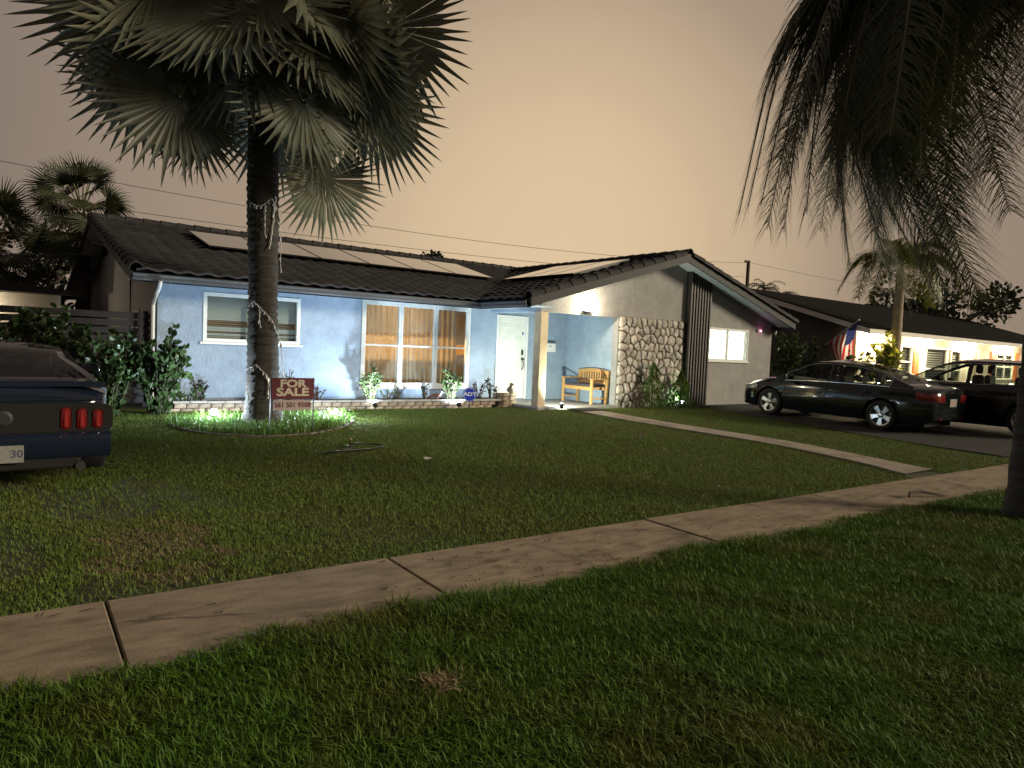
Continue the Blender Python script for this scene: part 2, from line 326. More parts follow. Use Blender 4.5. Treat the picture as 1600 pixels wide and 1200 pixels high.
MB().prism([(YE, mz(YE) - .15), (20, mz(20) - .15), (20, mz(20) - .13), (YE, mz(YE) - .13)], 2.10, 2.6, 'x').obj('verge_soffit', mat('end_soffit', (.5, .48, .45), .8), house)
MB().prism([(26.2, mz(26.2) - .15), (20, mz(20) - .15), (20, mz(20) - .13), (26.2, mz(26.2) - .13)], 2.10, 2.6, 'x').obj('verge_soffit', m_white, house)
MB().tube([(2.52, 13.72, 2.46), (2.52, 13.80, 2.36), (2.52, 14.25, 2.15), (2.52, 14.36, 2.05), (2.52, 14.36, .25)], .036, 8).obj('downpipe', m_white, house, smooth=40)
MB().box(2.585, 2.60, 16.2, 17.1, 1.35, 2.05).obj('end_window', m_dark, house)
MB().tube([(2.06, 19.2, 3.6), (2.3, 18.4, 3.45), (2.57, 17.4, 3.3), (2.57, 17.2, 2.8), (2.57, 17.2, 1.0)], .022, 6).obj('service_conduit', m_dark, house, smooth=True)
# roof decks
roof = MB()
YV = lambda x: 13.75 + (WS * (x - WX0) + .02) / sl
roof.add([(2.06, 13.75, mz(13.75)), (WX0, 13.75, mz(13.75)), (AX, 19.42, mz(19.42)), (19.75, 19.42, mz(19.42)), (19.75, 20, mz(20)), (2.06, 20, mz(20))], [(0, 1, 2, 5), (2, 3, 4, 5)])
roof.add([(2.06, 20, mz(20)), (19.75, 20, mz(20)), (19.75, 26.25, mz(26.25)), (2.06, 26.25, mz(26.25))], [(0, 1, 2, 3)])
rz = lambda x: 2.62 + WS * (min(x, 2 * AX - x) - WX0)
roof.add([(WX0, 11.9, rz(WX0)), (AX, 11.9, rz(AX)), (AX, 19.42, rz(AX)), (WX0, 13.75, rz(WX0))], [(0, 1, 2, 3)])
roof.add([(WX1, 11.9, rz(WX1)), (AX, 11.9, rz(AX)), (AX, 20, rz(AX)), (WX1, 20, rz(WX1))], [(3, 2, 1, 0)])
roofo = roof.obj('roof', m_tile, house)
TW, TE = .335, .365
def tile_mb():
    b = MB(); n = 6; top = []; bot = []
    for yy, lift in ((0, .05), (.42, .012)):
        top.append([(-TW / 2 - .005 + (TW + .01) * k / n, yy, lift + .036 * (.5 - .5 * math.cos(2 * PI * k / n))) for k in range(n + 1)])
    b.grid(top); b.grid([[(x, y - .0, z - .034) for x, y, z in top[0]], top[0]])
    return b
tm = tile_mb().mesh('tile', m_tile, 50)
tiles = []
def slope(o, u, v, n, length, lo, hi, ok):
    rows = int(length / TE) + 1
    for r in range(rows):
        off = (r % 2) * 0.0
        c = lo + TW / 2
        while c < hi:
            p = o + u * c + v * (r * TE - .04)
            if ok(p): tiles.append((p, Matrix((u, v, n)).transposed()))
            c += TW
a = math.atan(sl); v1 = Vector((0, math.cos(a), math.sin(a))); n1 = Vector((0, -math.sin(a), math.cos(a)))
slope(Vector((0, 13.75, mz(13.75))), Vector((1, 0, 0)), v1, n1, 6.35, 2.14, 14.6, lambda p: p.y > YV(p.x) - .12 or p.x < WX0)
a = math.atan(WS); v2 = Vector((math.cos(a), 0, math.sin(a))); n2 = Vector((-math.sin(a), 0, math.cos(a)))
slope(Vector((WX0, 0, rz(WX0))), Vector((0, -1, 0)), v2, n2, 5.3, -19.5, -12.02, lambda p: p.y < YV(p.x) + .12)
v3 = Vector((-math.cos(a), 0, math.sin(a))); n3 = Vector((math.sin(a), 0, math.cos(a)))
tiles.sort(key=lambda t: (t[0] - Vector((0, 0, 1.5))).length)
rest = MB(); tv = [Vector(q) for q in tile_mb().v]; tf = tile_mb().f
far = tiles[300:]
slope_far = tiles; tiles = []
slope(Vector((WX1, 0, rz(WX1))), Vector((0, 1, 0)), v3, n3, 5.3, 12.02, 19.5, lambda p: True)
for i, (p, m3) in enumerate(slope_far[:300]):
    o = link('tile', tm, roofo); o.matrix_world = Matrix.Translation(p + m3.col[2] * random.uniform(0, .006)) @ m3.to_4x4() @ Matrix.Rotation(random.uniform(-.012, .012), 4, 'Z')
for p, m3 in far + tiles: rest.add([p + m3 @ q for q in tv], tf)
tag(rest.obj('tile_field', m_tile, roofo, 50), kind='stuff')
def barrel():
    b = MB(); rows = []
    for y, r in ((0, .125), (.47, .10)):
        rows.append([(math.sin(t) * r, y, math.cos(t) * r - .03) for t in np.linspace(-1.75, 1.75, 9)])
    b.grid(rows); b.grid([[(x * .8, y, z * .8) for x, y, z in rows[0]], rows[0]]); return b
bmsh = barrel().mesh('barrel_tile', m_tile, 50)
def run(name, p0, p1, up, step=.40):
    p0, p1 = Vector(p0), Vector(p1); d = (p1 - p0); L = d.length; d.normalize(); up = Vector(up); x = d.cross(up).normalized(); z = x.cross(d)
    for i in range(int(L / step)):
        o = link(name, bmsh, roofo); o.matrix_world = Matrix.Translation(p0 + d * step * i + z * random.uniform(0, .008)) @ Matrix((x, d, z)).transposed().to_4x4()
run('rake_tile', (WX0 - .05, 11.93, rz(WX0) + .07), (AX, 11.93, rz(AX) + .07), (0, 0, 1))
run('rake_tile', (WX1 + .05, 11.93, rz(WX0) + .07), (AX, 11.93, rz(AX) + .07), (0, 0, 1))
run('verge_tile', (2.14, 13.72, mz(13.75) + .06), (2.14, 20, mz(20) + .06), (0, 0, 1))
run('ridge_tile', (2.05, 20, mz(20) + .05), (19.7, 20, mz(20) + .05), (0, 0, 1))
run('ridge_tile', (AX, 11.85, rz(AX) + .08), (AX, 19.6, rz(AX) + .08), (0, 0, 1))
MB().tube([(WX0 - .02, 13.74, 2.60), (WX0 + .3, 13.74 + .33, 2.70)], .05, 6).obj('valley_flashing', m_fasc, roofo)
# stone facing: cells round jittered seeds
def clip(poly, p, q):
    mx, my = (p[0] + q[0]) / 2, (p[1] + q[1]) / 2; nx, ny = q[0] - p[0], q[1] - p[1]; out = []
    for i in range(len(poly)):
        a, b = poly[i], poly[(i + 1) % len(poly)]; da = (a[0] - mx) * nx + (a[1] - my) * ny; db = (b[0] - mx) * nx + (b[1] - my) * ny
        if da <= 0: out.append(a)
        if da * db < 0: t = da / (da - db); out.append((a[0] + (b[0] - a[0]) * t, a[1] + (b[1] - a[1]) * t))
    return out
rs = random.Random(3); X0, X1, Z0, Z1 = 12.70, 15.10, .10, 2.44
MB().box(X0 + .01, X1 - .005, YF - .05, YF - .002, Z0, Z1).obj('stone_backing', m_mortar, house)
stw = link('stone_facing', None, house)
seeds = []; nx_, nz_ = 12, 11
for i in range(nx_):
    for j in range(nz_): seeds.append((X0 + (i + .5 + (.5 if j % 2 else 0) * .8 + rs.uniform(-.36, .36)) * (X1 - X0) / (nx_ + .2), Z0 + (j + .5 + rs.uniform(-.34, .34)) * (Z1 - Z0) / nz_))
for p in seeds:
    poly = [(X0, Z0), (X1, Z0), (X1, Z1), (X0, Z1)]
    for q in seeds:
        if q != p and (q[0] - p[0])**2 + (q[1] - p[1])**2 < .9: poly = clip(poly, p, q)
    if len(poly) < 3: continue
    cx = sum(a[0] for a in poly) / len(poly); cz = sum(a[1] for a in poly) / len(poly); pts = []
    for i in range(len(poly)):
        a, b_ = poly[i], poly[(i + 1) % len(poly)]
        for t in (.18, .82): pts.append((a[0] + (b_[0] - a[0]) * t, a[1] + (b_[1] - a[1]) * t))
    def ring(s, y, ins): 
        o = []
        for x, z in pts:
            d = math.hypot(x - cx, z - cz) or 1; k = max(d - ins, .01) / d; o.append((cx + (x - cx) * k, y, cz + (z - cz) * k))
        return o
    h = rs.uniform(.035, .075); rings = [ring(0, YF - .045, .007), ring(0, YF - .05 - h * .6, .013), ring(0, YF - .05 - h, .045)]
    b = MB(); n = len(pts); b.add([v for r in rings for v in r] + [(cx, YF - .05 - h - .008, cz)], [(r * n + i, r * n + (i + 1) % n, (r + 1) * n + (i + 1) % n, (r + 1) * n + i) for r in range(2) for i in range(n)] + [(2 * n + i, 2 * n + (i + 1) % n, 3 * n) for i in range(n)])
    b.obj('stone', m_stone, stw, 40)
# black vertical battens
bat = link('batten_screen', None, house)
MB().prism([(15.25, .08), (16.17, .08), (16.17, wz(16.17) - .01), (15.25, wz(15.25) - .01)], YF - .03, YF - .002).obj('backing', m_slat, bat)
for i in range(8):
    x = 15.27 + i * .118; xx = x + .055
    MB().prism([(x, .09), (xx, .09), (xx, wz(xx) - .012), (x, wz(x) - .012)], YF - .17, YF - .03).obj('slat', m_slat, bat)
# windows
def win_frame(name, x0, x1, z0, z1, yf, t=.06, d=.07, m=m_vinyl, label=None):
    b = MB().cbox(x0, x1, yf - .02, yf + d, z1 - t, z1, .006).cbox(x0, x1, yf - .021, yf + d, z0, z0 + t, .006).cbox(x0, x0 + t, yf - .019, yf + d - .001, z0 + t - .002, z1 - t + .002, .006).cbox(x1 - t, x1, yf - .019, yf + d - .001, z0 + t - .002, z1 - t + .002, .006)
    o = b.obj('window', m, house)
    if label: o['label'] = label
    return o
def pane(par, x0, x1, z0, z1, y): return MB().box(x0, x1, y, y + .006, z0, z1).obj('pane', m_glass, par)
w = win_frame('w1', *W1, YM, .075, .07, label='wide low window with closed blinds'); MB().cbox(4.25, 4.31, YM + .0, YM + .05, W1[2] + .07, W1[3] - .07, .004).obj('mullion', m_vinyl, w)
pane(w, W1[0] + .07, 4.25, W1[2] + .07, W1[3] - .07, YM + .02); pane(w, 4.31, W1[1] - .07, W1[2] + .07, W1[3] - .07, YM + .03)
MB().cbox(W1[0] - .05, W1[1] + .05, YM - .045, YM - .021, W1[2] - .04, W1[2] + .005, .005).obj('sill', m_white, w)
b = MB(); z = W1[2] + .07
while z < W1[3] - .06:
    k = (z - W1[2]) / (W1[3] - W1[2]); ang = .35 if .30 < k < .44 or .18 < k < .21 else 1.15  # slats opened in two bands so the added lamp behind draws warm streaks
    c, s = math.cos(ang) * .025, math.sin(ang) * .025
    b.add([(W1[0] + .03, YM + .12 - c, z - s), (W1[1] - .03, YM + .12 - c, z - s), (W1[1] - .03, YM + .12 + c, z + s), (W1[0] + .03, YM + .12 + c, z + s)], [(0, 1, 2, 3)]); z += .043
tag(b.obj('blind', m_blind, w), kind='stuff')
w2 = win_frame('w2', *W2, YM, .05, .07, label='tall triple window with curtains drawn across warm light')
uw = (W2[1] - W2[0] - .1) / 3
for i in range(3):
    xa = W2[0] + .05 + i * uw; xb = xa + uw
    b = MB(); g = .055; zb, zt, zm = W2[2] + .05, W2[3] - .05, 1.475
    for (p, q, r_, s_) in ((xa + .004, xa + g, zb, zt), (xb - g, xb - .004, zb, zt)): b.cbox(p, q, YM - .012, YM + .06, r_, s_, .005)
    for (r_, s_) in ((zb, zb + g), (zt - g, zt), (zm - .022, zm + .022)): b.cbox(xa + g, xb - g, YM - .008, YM + .055, r_, s_, .005)
    f = b.obj('sash', m_vinyl, w2); pane(f, xa + g, xb - g, zb + g, zm - .022, YM + .02); pane(f, xa + g, xb - g, zm + .022, zt - g, YM + .03)
MB().cbox(W2[0] - .04, W2[1] + .04, YM - .05, YM - .021, W2[2] - .04, W2[2] + .01, .006).obj('sill', m_white, w2)
for (a_, c_, ph) in ((W2[0] - .05, 8.05, 0), (8.02, 9.33, 1.3)):
    rows = []; n = int((c_ - a_) / .012)
    for k in range(9):
        t = k / 8; z = 2.52 - t * 2.2
        rows.append([(a_ + (c_ - a_) * i / n + .02 * t * math.sin(i * .06 + ph), YM + .30 + .032 * math.sin(i * .012 * 46 + ph + .5 * math.sin(i * .045)) * (.6 + .5 * t) + .02 * math.sin(i * .03 + t * 2), z) for i in range(n + 1)])
    MB().grid(rows).obj('curtain', m_curt, w2, True)
w3 = win_frame('w3', *W3, YF, .06, .07, label='bright sliding window glowing white'); MB().cbox(17.18, 17.25, YF + .0, YF + .05, W3[2] + .06, W3[3] - .06, .004).obj('mullion', m_vinyl, w3)
pane(w3, W3[0] + .06, 17.18, W3[2] + .06, W3[3] - .06, YF + .02); pane(w3, 17.25, W3[1] - .06, W3[2] + .06, W3[3] - .06, YF + .03)
MB().cbox(W3[0] - .04, W3[1] + .04, YF - .045, YF - .021, W3[2] - .04, W3[2] + .005, .005).obj('sill', m_white, w3)
MB().box(W3[0], W3[1], YF + .14, YF + .143, W3[2], W3[3]).obj('shade', m_sheer, w3)
b = MB(); rs = random.Random(5)
for (x, z, r_) in ((17.42, 2.12, .06), (17.55, 2.14, .05), (17.68, 2.13, .055), (17.82, 2.11, .05), (17.95, 2.14, .045), (17.48, 1.96, .05), (17.62, 1.93, .06), (17.78, 1.95, .055), (17.92, 1.95, .05), (17.64, 1.76, .05), (17.66, 1.64, .055), (17.45, 1.62, .03)):
    n = 8; b.add([(x + math.cos(i * PI / 4) * r_ * (1 if i % 2 else .55), YF + .128, z + math.sin(i * PI / 4) * r_ * (1 if i % 2 else .55)) for i in range(n)], [tuple(range(n))])
b.obj('window_stickers', mat('sticker_film', (.52, .55, .52), .8, trans=.55), w3)
# rooms behind the windows
def room(x0, x1, y0, y1, z0, z1, m): MB().box(x0, x1, y0, y1, z0, z1, 'f').obj('room', m, house)
room(5.7, 12.5, YM + .21, 18.4, .24, 2.58, m_room); room(2.82, 5.6, YM + .21, 17.5, .24, 2.58, m_room); room(16.0, 19.15, YF + .21, 15.6, .24, 2.48, m_roomw)
MB().box(5.72, 12.48, 16.2, 16.3, .26, 1.28).box(5.72, 12.48, 16.2, 16.3, 1.56, 2.57).obj('band_slot_screen', m_room, house)  # unseen wall added; its slot shapes a warm light band on the curtains
def lamp(name, loc, power, col, radius=.05, parent=None, spot=None, aim=None, blend=.5):
    d = bpy.data.lights.new(name, 'SPOT' if spot else 'POINT'); d.energy = power; d.color = col; d.shadow_soft_size = radius
    if spot: d.spot_size = RAD(spot); d.spot_blend = blend
    o = bpy.data.objects.new(name, d); COL.objects.link(o); o.location = loc
    if aim is not None: o.rotation_euler = (Vector(aim) - Vector(loc)).to_track_quat('-Z', 'Y').to_euler()
    if parent is not None: o.parent = parent
    return o
lamp('curtain_band_light', (7.9, 17.7, 1.42), 620, (1, .52, .18), .03, house)  # unseen lamp added to throw the warm band through the slot
lamp('living_room_light', (7.9, 15.7, 2.2), 50, (1, .68, .38), .12, house)
lamp('blind_streak_light', (3.9, 16.6, 1.9), 7, (1, .62, .32), .1, house)  # unseen lamp added to imitate warm streaks reflected in the blind window
lamp('wing_room_light', (17.3, 14.1, 2.2), 2200, (1, .95, .86), .12, house)
# door
dr = MB().cbox(DR[0], DR[0] + .06, YM - .03, YM + .1, DR[2], DR[3], .005).cbox(DR[1] - .06, DR[1], YM - .03, YM + .1, DR[2], DR[3], .005).cbox(DR[0] + .06, DR[1] - .06, YM - .029, YM + .1, DR[3] - .06, DR[3], .005).obj('door_frame', m_white, house)
dx0, dx1, dz0, dz1 = DR[0] + .065, DR[1] - .065, DR[2] + .01, DR[3] - .065
door = MB().box(dx0, dx1, YM + .02, YM + .06, dz0, dz1).obj('door', m_door, house)
dw = dx1 - dx0
for cx in (.29, .71):
    for (za, zb) in ((.06, .36), (.43, .77), (.83, .93)):
        x0, x1 = dx0 + dw * (cx - .15), dx0 + dw * (cx + .15); z0, z1 = dz0 + (dz1 - dz0) * za, dz0 + (dz1 - dz0) * zb
        b = MB(); g = .022
        b.add([(x0, YM + .019, z0), (x1, YM + .019, z0), (x1, YM + .019, z1), (x0, YM + .019, z1), (x0 + g, YM + .009, z0 + g), (x1 - g, YM + .009, z0 + g), (x1 - g, YM + .009, z1 - g), (x0 + g, YM + .009, z1 - g), (x0 + 2 * g, YM + .018, z0 + 2 * g), (x1 - 2 * g, YM + .018, z0 + 2 * g), (x1 - 2 * g, YM + .018, z1 - 2 * g), (x0 + 2 * g, YM + .018, z1 - 2 * g), (x0 + 3 * g, YM + .006, z0 + 3 * g), (x1 - 3 * g, YM + .006, z0 + 3 * g), (x1 - 3 * g, YM + .006, z1 - 3 * g), (x0 + 3 * g, YM + .006, z1 - 3 * g)],
              [(i + k * 4, (i + 1) % 4 + k * 4, (i + 1) % 4 + 4 + k * 4, i + 4 + k * 4) for k in range(3) for i in range(4)] + [(12, 13, 14, 15)])
        b.obj('panel', m_door, door)
MB().cbox(dx1 - .11, dx1 - .05, YM - .005, YM + .018, 1.36, 1.50, .005).obj('keypad_lock', m_dark, door)
MB().lathe([(.03, 0), (.03, -.015), (.012, -.018), (.012, -.05), (.026, -.055), (.028, -.075), (.012, -.085)], 12, (dx1 - .08, YM + .018, 1.26), 'y').tube([(dx1 - .08, YM - .03, 1.24), (dx1 - .085, YM - .065, 1.16), (dx1 - .08, YM - .06, 1.05), (dx1 - .08, YM - .0, .98)], .012, 8).obj('handle', m_dark, door, smooth=40)
MB().box(dx1 - .10, dx1 - .05, YM + .017, YM + .0195, 1.88, 1.96).obj('sticker', mat('blue_sticker', (.03, .08, .35), .5), door)
# solar panels
def panel(label, p, m3, wx, wy, grp):
    t = thing('solar_panel', label, 'solar panel', group=grp); t.matrix_world = Matrix.Translation(p) @ m3.to_4x4()
    MB().box(0, wx, 0, wy, 0, .035, 'tb').add([(0, 0, .035), (wx, 0, .035), (wx, wy, .035), (0, wy, .035), (.03, .03, .035), (wx - .03, .03, .035), (wx - .03, wy - .03, .035), (.03, wy - .03, .035)], [(i, (i + 1) % 4, (i + 1) % 4 + 4, i + 4) for i in range(4)]).obj('frame', m_frame, t)
    MB().add([(.03, .03, .033), (wx - .03, .03, .033), (wx - .03, wy - .03, .033), (.03, wy - .03, .033)], [(0, 1, 2, 3)]).obj('cell_sheet', m_cell, t)
    for rx in (.1, wx - .14): MB().box(rx, rx + .04, .3, wy - .3, -.10, -.001).obj('rail', m_frame, t)
o1 = Vector((0, 13.75, mz(13.75))); m1 = Matrix((Vector((1, 0, 0)), v1, n1)).transposed(); m2 = Matrix((Vector((0, -1, 0)), v2, n2)).transposed()
ords = ['first', 'second', 'third', 'fourth', 'fifth', 'sixth']
y0s = (16.68 - 13.75) / math.cos(math.atan(sl))
for i in range(6): panel('%s solar panel from the left in the row on the main roof' % ords[i], o1 + Vector((1, 0, 0)) * (4.02 + i * 1.30) + v1 * y0s + n1 * .12, m1, 1.285, 2.12, 'solar panels on the main roof')
ow = Vector((WX0, 0, rz(WX0)))
for i, lb in enumerate(('nearest the gable front', 'in the middle of the row', 'farthest back near the valley')):
    panel('solar panel on the front gable wing roof, ' + lb, ow + v2 * 2.55 + n2 * .12 + Vector((0, 13.25 + 1.02 * (i + 1), 0)), m2, 1.005, 2.05, 'solar panels on the gable wing roof')
# ------------------------------------------------------------------ plants: materials
def leafmat(name, c, c2, rough=.45, rnd=.0): return mat(name, c, rough, var=.3, vscale=1.7, col2=c2, c2scale=2.3, c2lo=.4, c2hi=.62, trans=.25, rnd=rnd)
m_bis = leafmat('silver_palm_leaf', (.118, .134, .098), (.112, .104, .064), .45, .4)
m_queen = leafmat('queen_palm_leaf', (.046, .052, .018), (.030, .036, .012), .5, .15)
m_foxt = leafmat('young_palm_leaf', (.20, .205, .035), (.13, .16, .03))
m_sabal = leafmat('sabal_leaf', (.050, .060, .026), (.030, .038, .018))
m_clus = leafmat('thick_oval_leaf', (.075, .125, .042), (.045, .085, .028), .35)
m_cyp = leafmat('cypress_spray', (.075, .130, .018), (.045, .080, .012))
m_shr = leafmat('bright_shrub_leaf', (.10, .15, .05), (.06, .10, .03))
m_yel = leafmat('golden_shrub_leaf', (.22, .22, .02), (.13, .16, .02))
m_dkl = leafmat('dark_leaf', (.022, .030, .014), (.014, .020, .010))
m_red = leafmat('bronze_leaf', (.10, .045, .03), (.05, .05, .025))
m_bark = mat('palm_bark', (.072, .068, .062), .95, var=.4, vscale=6, stretch=(1, 1, 9), bump=.9, bscale=18, col2=(.042, .038, .034), c2scale=3)
m_fibre = mat('brown_fibre', (.13, .075, .035), .95, var=.4, vscale=14, bump=.8)
m_bark2 = mat('pale_ringed_bark', (.30, .25, .18), .9, var=.2, vscale=5, bump=.4)
m_twig = mat('twig_bark', (.07, .05, .035), .9, var=.3)
m_stalk = mat('palm_stalk', (.13, .12, .06), .7, var=.2)
m_dead = mat('dry_palm_leaf', (.20, .14, .075), .8, var=.3, vscale=4)
# ------------------------------------------------------------------ palms
def fan_mb(R, nseg, spread, fold, droop, seed, split=.45):
    """fan leaf: hub at the origin, axis along +y, normal +z"""
    r = random.Random(seed); b = MB()
    for i in range(nseg):
        t = (i / (nseg - 1) - .5) * spread; L = R * (1 - .22 * (abs(t) / (spread / 2)) ** 2) * r.uniform(.90, 1.06); t += r.uniform(-.02, .02)
        dr = droop * r.uniform(.6, 1.5); d = Vector((math.sin(t), math.cos(t), 0)); s = Vector((math.cos(t), -math.sin(t), 0)); dw = spread / (nseg - 1) / 2
        tw = r.uniform(-.25, .25); rows = []
        for k, (q, wf) in enumerate(((.05, 1.0), (split, 1.0), (.74, .55), (.9, .28), (1.0, .03))):
            w = L * min(q, split) * math.tan(dw) * 1.06 * wf; z = fold * (q * L) * abs(math.sin(t / 2)) ** 1.5 - dr * L * max(q - .25, 0) ** 2
            c = d * (L * q) + Vector((0, 0, z)) + s * tw * max(q - split, 0) * .15; rdg = .35 * w
            rows.append([c - s * w - Vector((0, 0, rdg)), c + Vector((0, 0, rdg)), c + s * w - Vector((0, 0, rdg))])
        b.grid(rows)
    return b
def frame(pos, d, up):
    d = Vector(d).normalized(); x = d.cross(Vector(up)).normalized(); z = x.cross(d); return Matrix.Translation(Vector(pos)) @ Matrix((x, d, z)).transposed().to_4x4()
def bez(p0, p1, p2, n): return [p0 * (1 - t) ** 2 + p1 * 2 * t * (1 - t) + p2 * t * t for t in [i / (n - 1) for i in range(n)]]
palm = thing('fan_palm', 'tall silver fan palm with thick trunk in front of the wide window', 'palm', (3.70, 11.62, .1))
# trunk with leaf-scar rings
pr_ = []; z = -.1; k = 0
while z < 7.3:
    base = .235 + .13 * math.exp(-max(z, 0) / .28) + .01 * math.sin(z * 2.1) - .012 * max(z - 5, 0)
    pr_.append((base + (.010 if k % 2 else -.006) + random.uniform(-.004, .004), z)); z += .055; k += 1
tr = MB(); n = 20; V = []
for r_, z in pr_:
    for i in range(n): a_ = 2 * PI * i / n; q = r_ + random.uniform(-.006, .006); V.append((q * math.cos(a_) - .022 * z, q * math.sin(a_), z + random.uniform(-.006, .006)))
tr.add(V, [(i * n + j, i * n + (j + 1) % n, (i + 1) * n + (j + 1) % n, (i + 1) * n + j) for i in range(len(pr_) - 1) for j in range(n)]).obj('trunk', m_bark, palm, True)
C0 = Vector((-.15, 0, 6.95))
b = MB()
for i in range(60):
    a_ = random.uniform(0, 2 * PI); z = random.uniform(-1.7, .1); c = C0 + Vector((math.cos(a_) * .24, math.sin(a_) * .24, z)); d = Vector((math.cos(a_) * .25, math.sin(a_) * .25, random.uniform(-.35, .25)))
    b.tube([c, c + d * .5 + Vector((0, 0, .05)), c + d], [.03, .022, .008], 5)
b.obj('leaf_base_fibres', m_fibre, palm, True)
fans = [fan_mb(1.44, 38, 4.5, .35, .10, s, .60).mesh('leaf', m_bis, True, False) for s in range(5)]
camdir = Vector((0, 0, 1.5)) - (Vector((3.7, 11.62, .1)) + C0)
def palm_leaf(parent, az, el, plen, sc, droopdir=.5, meshes=fans, m_st=m_stalk, C0=C0, sr=.032, i=0):
    d0 = Vector((math.cos(az) * math.cos(el), math.sin(az) * math.cos(el), math.sin(el)))
    p0 = C0 + d0 * .18 + Vector((0, 0, -.25 if el < .2 else 0)); mid = p0 + d0 * plen * .55; hub = p0 + d0 * plen + Vector((0, 0, -plen * .22 * math.cos(el)))
    pts = bez(p0, mid, hub, 6)
    lf = link('leaf', meshes[i % len(meshes)], parent)
    ax = (hub - mid).normalized() + Vector((0, 0, -droopdir)); ax.normalize()
    up = Vector((-d0.x * .5, -d0.y * .5, 1)) if el < .9 else Vector((-d0.x, -d0.y, .4))
    if abs(ax.dot(up.normalized())) > .97: up = -d0
    mw = frame(hub, ax, up) @ Matrix.Rotation(random.uniform(-.4, .4) if abs(math.sin(az + 1.88)) < .5 else random.choice((-1, 1)) * random.uniform(.55, 1.35), 4, 'Y') @ Matrix.Scale(sc, 4)
    lf.matrix_local = mw
    st = MB().tube([mw.inverted() @ p for p in pts], [sr * 1.5 / sc, sr / sc, sr / sc, sr * .9 / sc, sr * .8 / sc, sr * .7 / sc], 6).obj('stalk', m_st, lf, True)
    return lf
rs = random.Random(12); L = 0
for i in range(31):
    f = i / 30; el = RAD(72 - 122 * f ** .85) + rs.uniform(-.12, .12); az = i * 2.39996 + rs.uniform(-.2, .2)
    palm_leaf(palm, az, el, rs.uniform(1.35, 1.8) * (1.0 if el > -.4 else .88), rs.uniform(.92, 1.12), .15 + .55 * smooth01((.6 - el) / 1.2), i=i)
for az, el, pl, sc in ((-1.9, -.15, 1.7, 1.), (-1.55, -.35, 1.6, .95), (-2.3, -.3, 1.75, 1.), (-1.2, -.1, 1.8, 1.05), (-2.7, -.1, 1.9, 1.), (-.8, -.3, 1.9, 1.05), (-3.0, -.35, 1.9, 1.05), (-1.9, .35, 1.6, 1.), (-1.3, .4, 1.7, 1.), (-2.5, .4, 1.7, 1.), (-.55, .1, 2.0, 1.08), (2.75, .05, 2.0, 1.08), (-.2, -.45, 2.0, 1.05), (2.5, -.4, 2.0, 1.0)):
    palm_leaf(palm, az, el, pl * .9, sc, .65, i=int(pl * 40 + sc * 7))
# low hanging leaves by the trunk and old flower stalks
for az, el, pl, sc in ((-.7, -1.12, 2.0, .72), (.25, -1.05, 2.35, .8), (2.9, -1.1, 1.9, .6), (-1.4, -.85, 1.8, .9), (-2.6, -.8, 2.1, .95)): palm_leaf(palm, az, el, pl, sc, .7, i=int(sc * 10))
for az, L_ in ((-.4, 1.6), (.1, 1.9), (3.0, 1.5), (2.6, 1.9), (-1.0, 1.4)):
    b = MB(); d = Vector((math.cos(az), math.sin(az), 0)); p0 = C0 + d * .2 + Vector((0, 0, -.9)); p2 = p0 + d * .75 + Vector((0, 0, -L_)); pts = bez(p0, p0 + d * .8, p2, 8); b.tube(pts, [.02, .018, .016, .014, .012, .01, .008, .005], 5)
    for k in range(26):
        q = pts[3 + k % 5]; e2 = q + Vector((rs.uniform(-.22, .22), rs.uniform(-.22, .22), rs.uniform(-.34, -.02))); b.tube([q, (q + e2) / 2 + Vector((0, 0, .03)), e2], [.009, .008, .004], 4)
    b.obj('old_flower_stalk', m_twig, palm, True)
# string of fairy lights wound on the trunk
m_wire = mat('white_wire', (.55, .55, .55), .5); m_bulb = mat('clear_bulb', (.7, .72, .75), .2)
sl_ = thing('string_lights', 'white fairy light string looped round the thick palm trunk', 'string lights', (3.70, 11.62, .1))
def strand(pts, rad=.006, hang=.0, nb=8, sd=1):
    r = random.Random(sd); b = MB(); P = []
    for i in range(len(pts) - 1):
        for k in range(6): t = k / 6; P.append(Vector(pts[i]).lerp(Vector(pts[i + 1]), t) + Vector((r.uniform(-.01, .01),) * 3))
    P.append(Vector(pts[-1])); b.tube(P, rad, 5); b.obj('wire', m_wire, sl_)
    b = MB()
    for p in P[::2]: 
        q = p + Vector((r.uniform(-.02, .02), -.012, r.uniform(-.09, -.03))); b.tube([p, q], [.005, .011], 5)
    tag(b.obj('bulbs', m_bulb, sl_), kind='stuff')
def on_trunk(az, z, k=1.05): rr = (.245 + .13 * math.exp(-max(z, 0) / .28)) * k; return (rr * math.cos(az) - .022 * z, rr * math.sin(az), z)
strand([on_trunk(a_, z, 1.12) for a_, z in ((3.3, 1.95), (3.9, 2.0), (4.5, 1.85), (5.1, 1.65), (5.7, 1.42), (6.1, 1.3))], sd=2)
strand([on_trunk(5.9, 1.35, 1.15), on_trunk(6.0, 1.0, 1.22), on_trunk(6.05, .75, 1.25)], sd=3)
strand([on_trunk(a_, z, 1.12) for a_, z in ((3.4, .92), (4.0, 1.0), (4.6, .85), (5.1, .65), (5.5, .45), (5.7, .3))], sd=4)
strand([on_trunk(3.5, .95, 1.12), on_trunk(3.55, .6, 1.18), on_trunk(3.6, .3, 1.0)], sd=5)
strand([on_trunk(a_, z, 1.12) for a_, z in ((3.6, 3.55), (4.3, 3.5), (4.9, 3.65), (5.4, 3.5), (5.9, 3.1), (6.1, 2.6))], sd=6)
strand([on_trunk(5.2, 3.7, 1.1), on_trunk(5.0, 3.3, 1.12), on_trunk(4.8, 2.9, 1.12)], .011, sd=8)
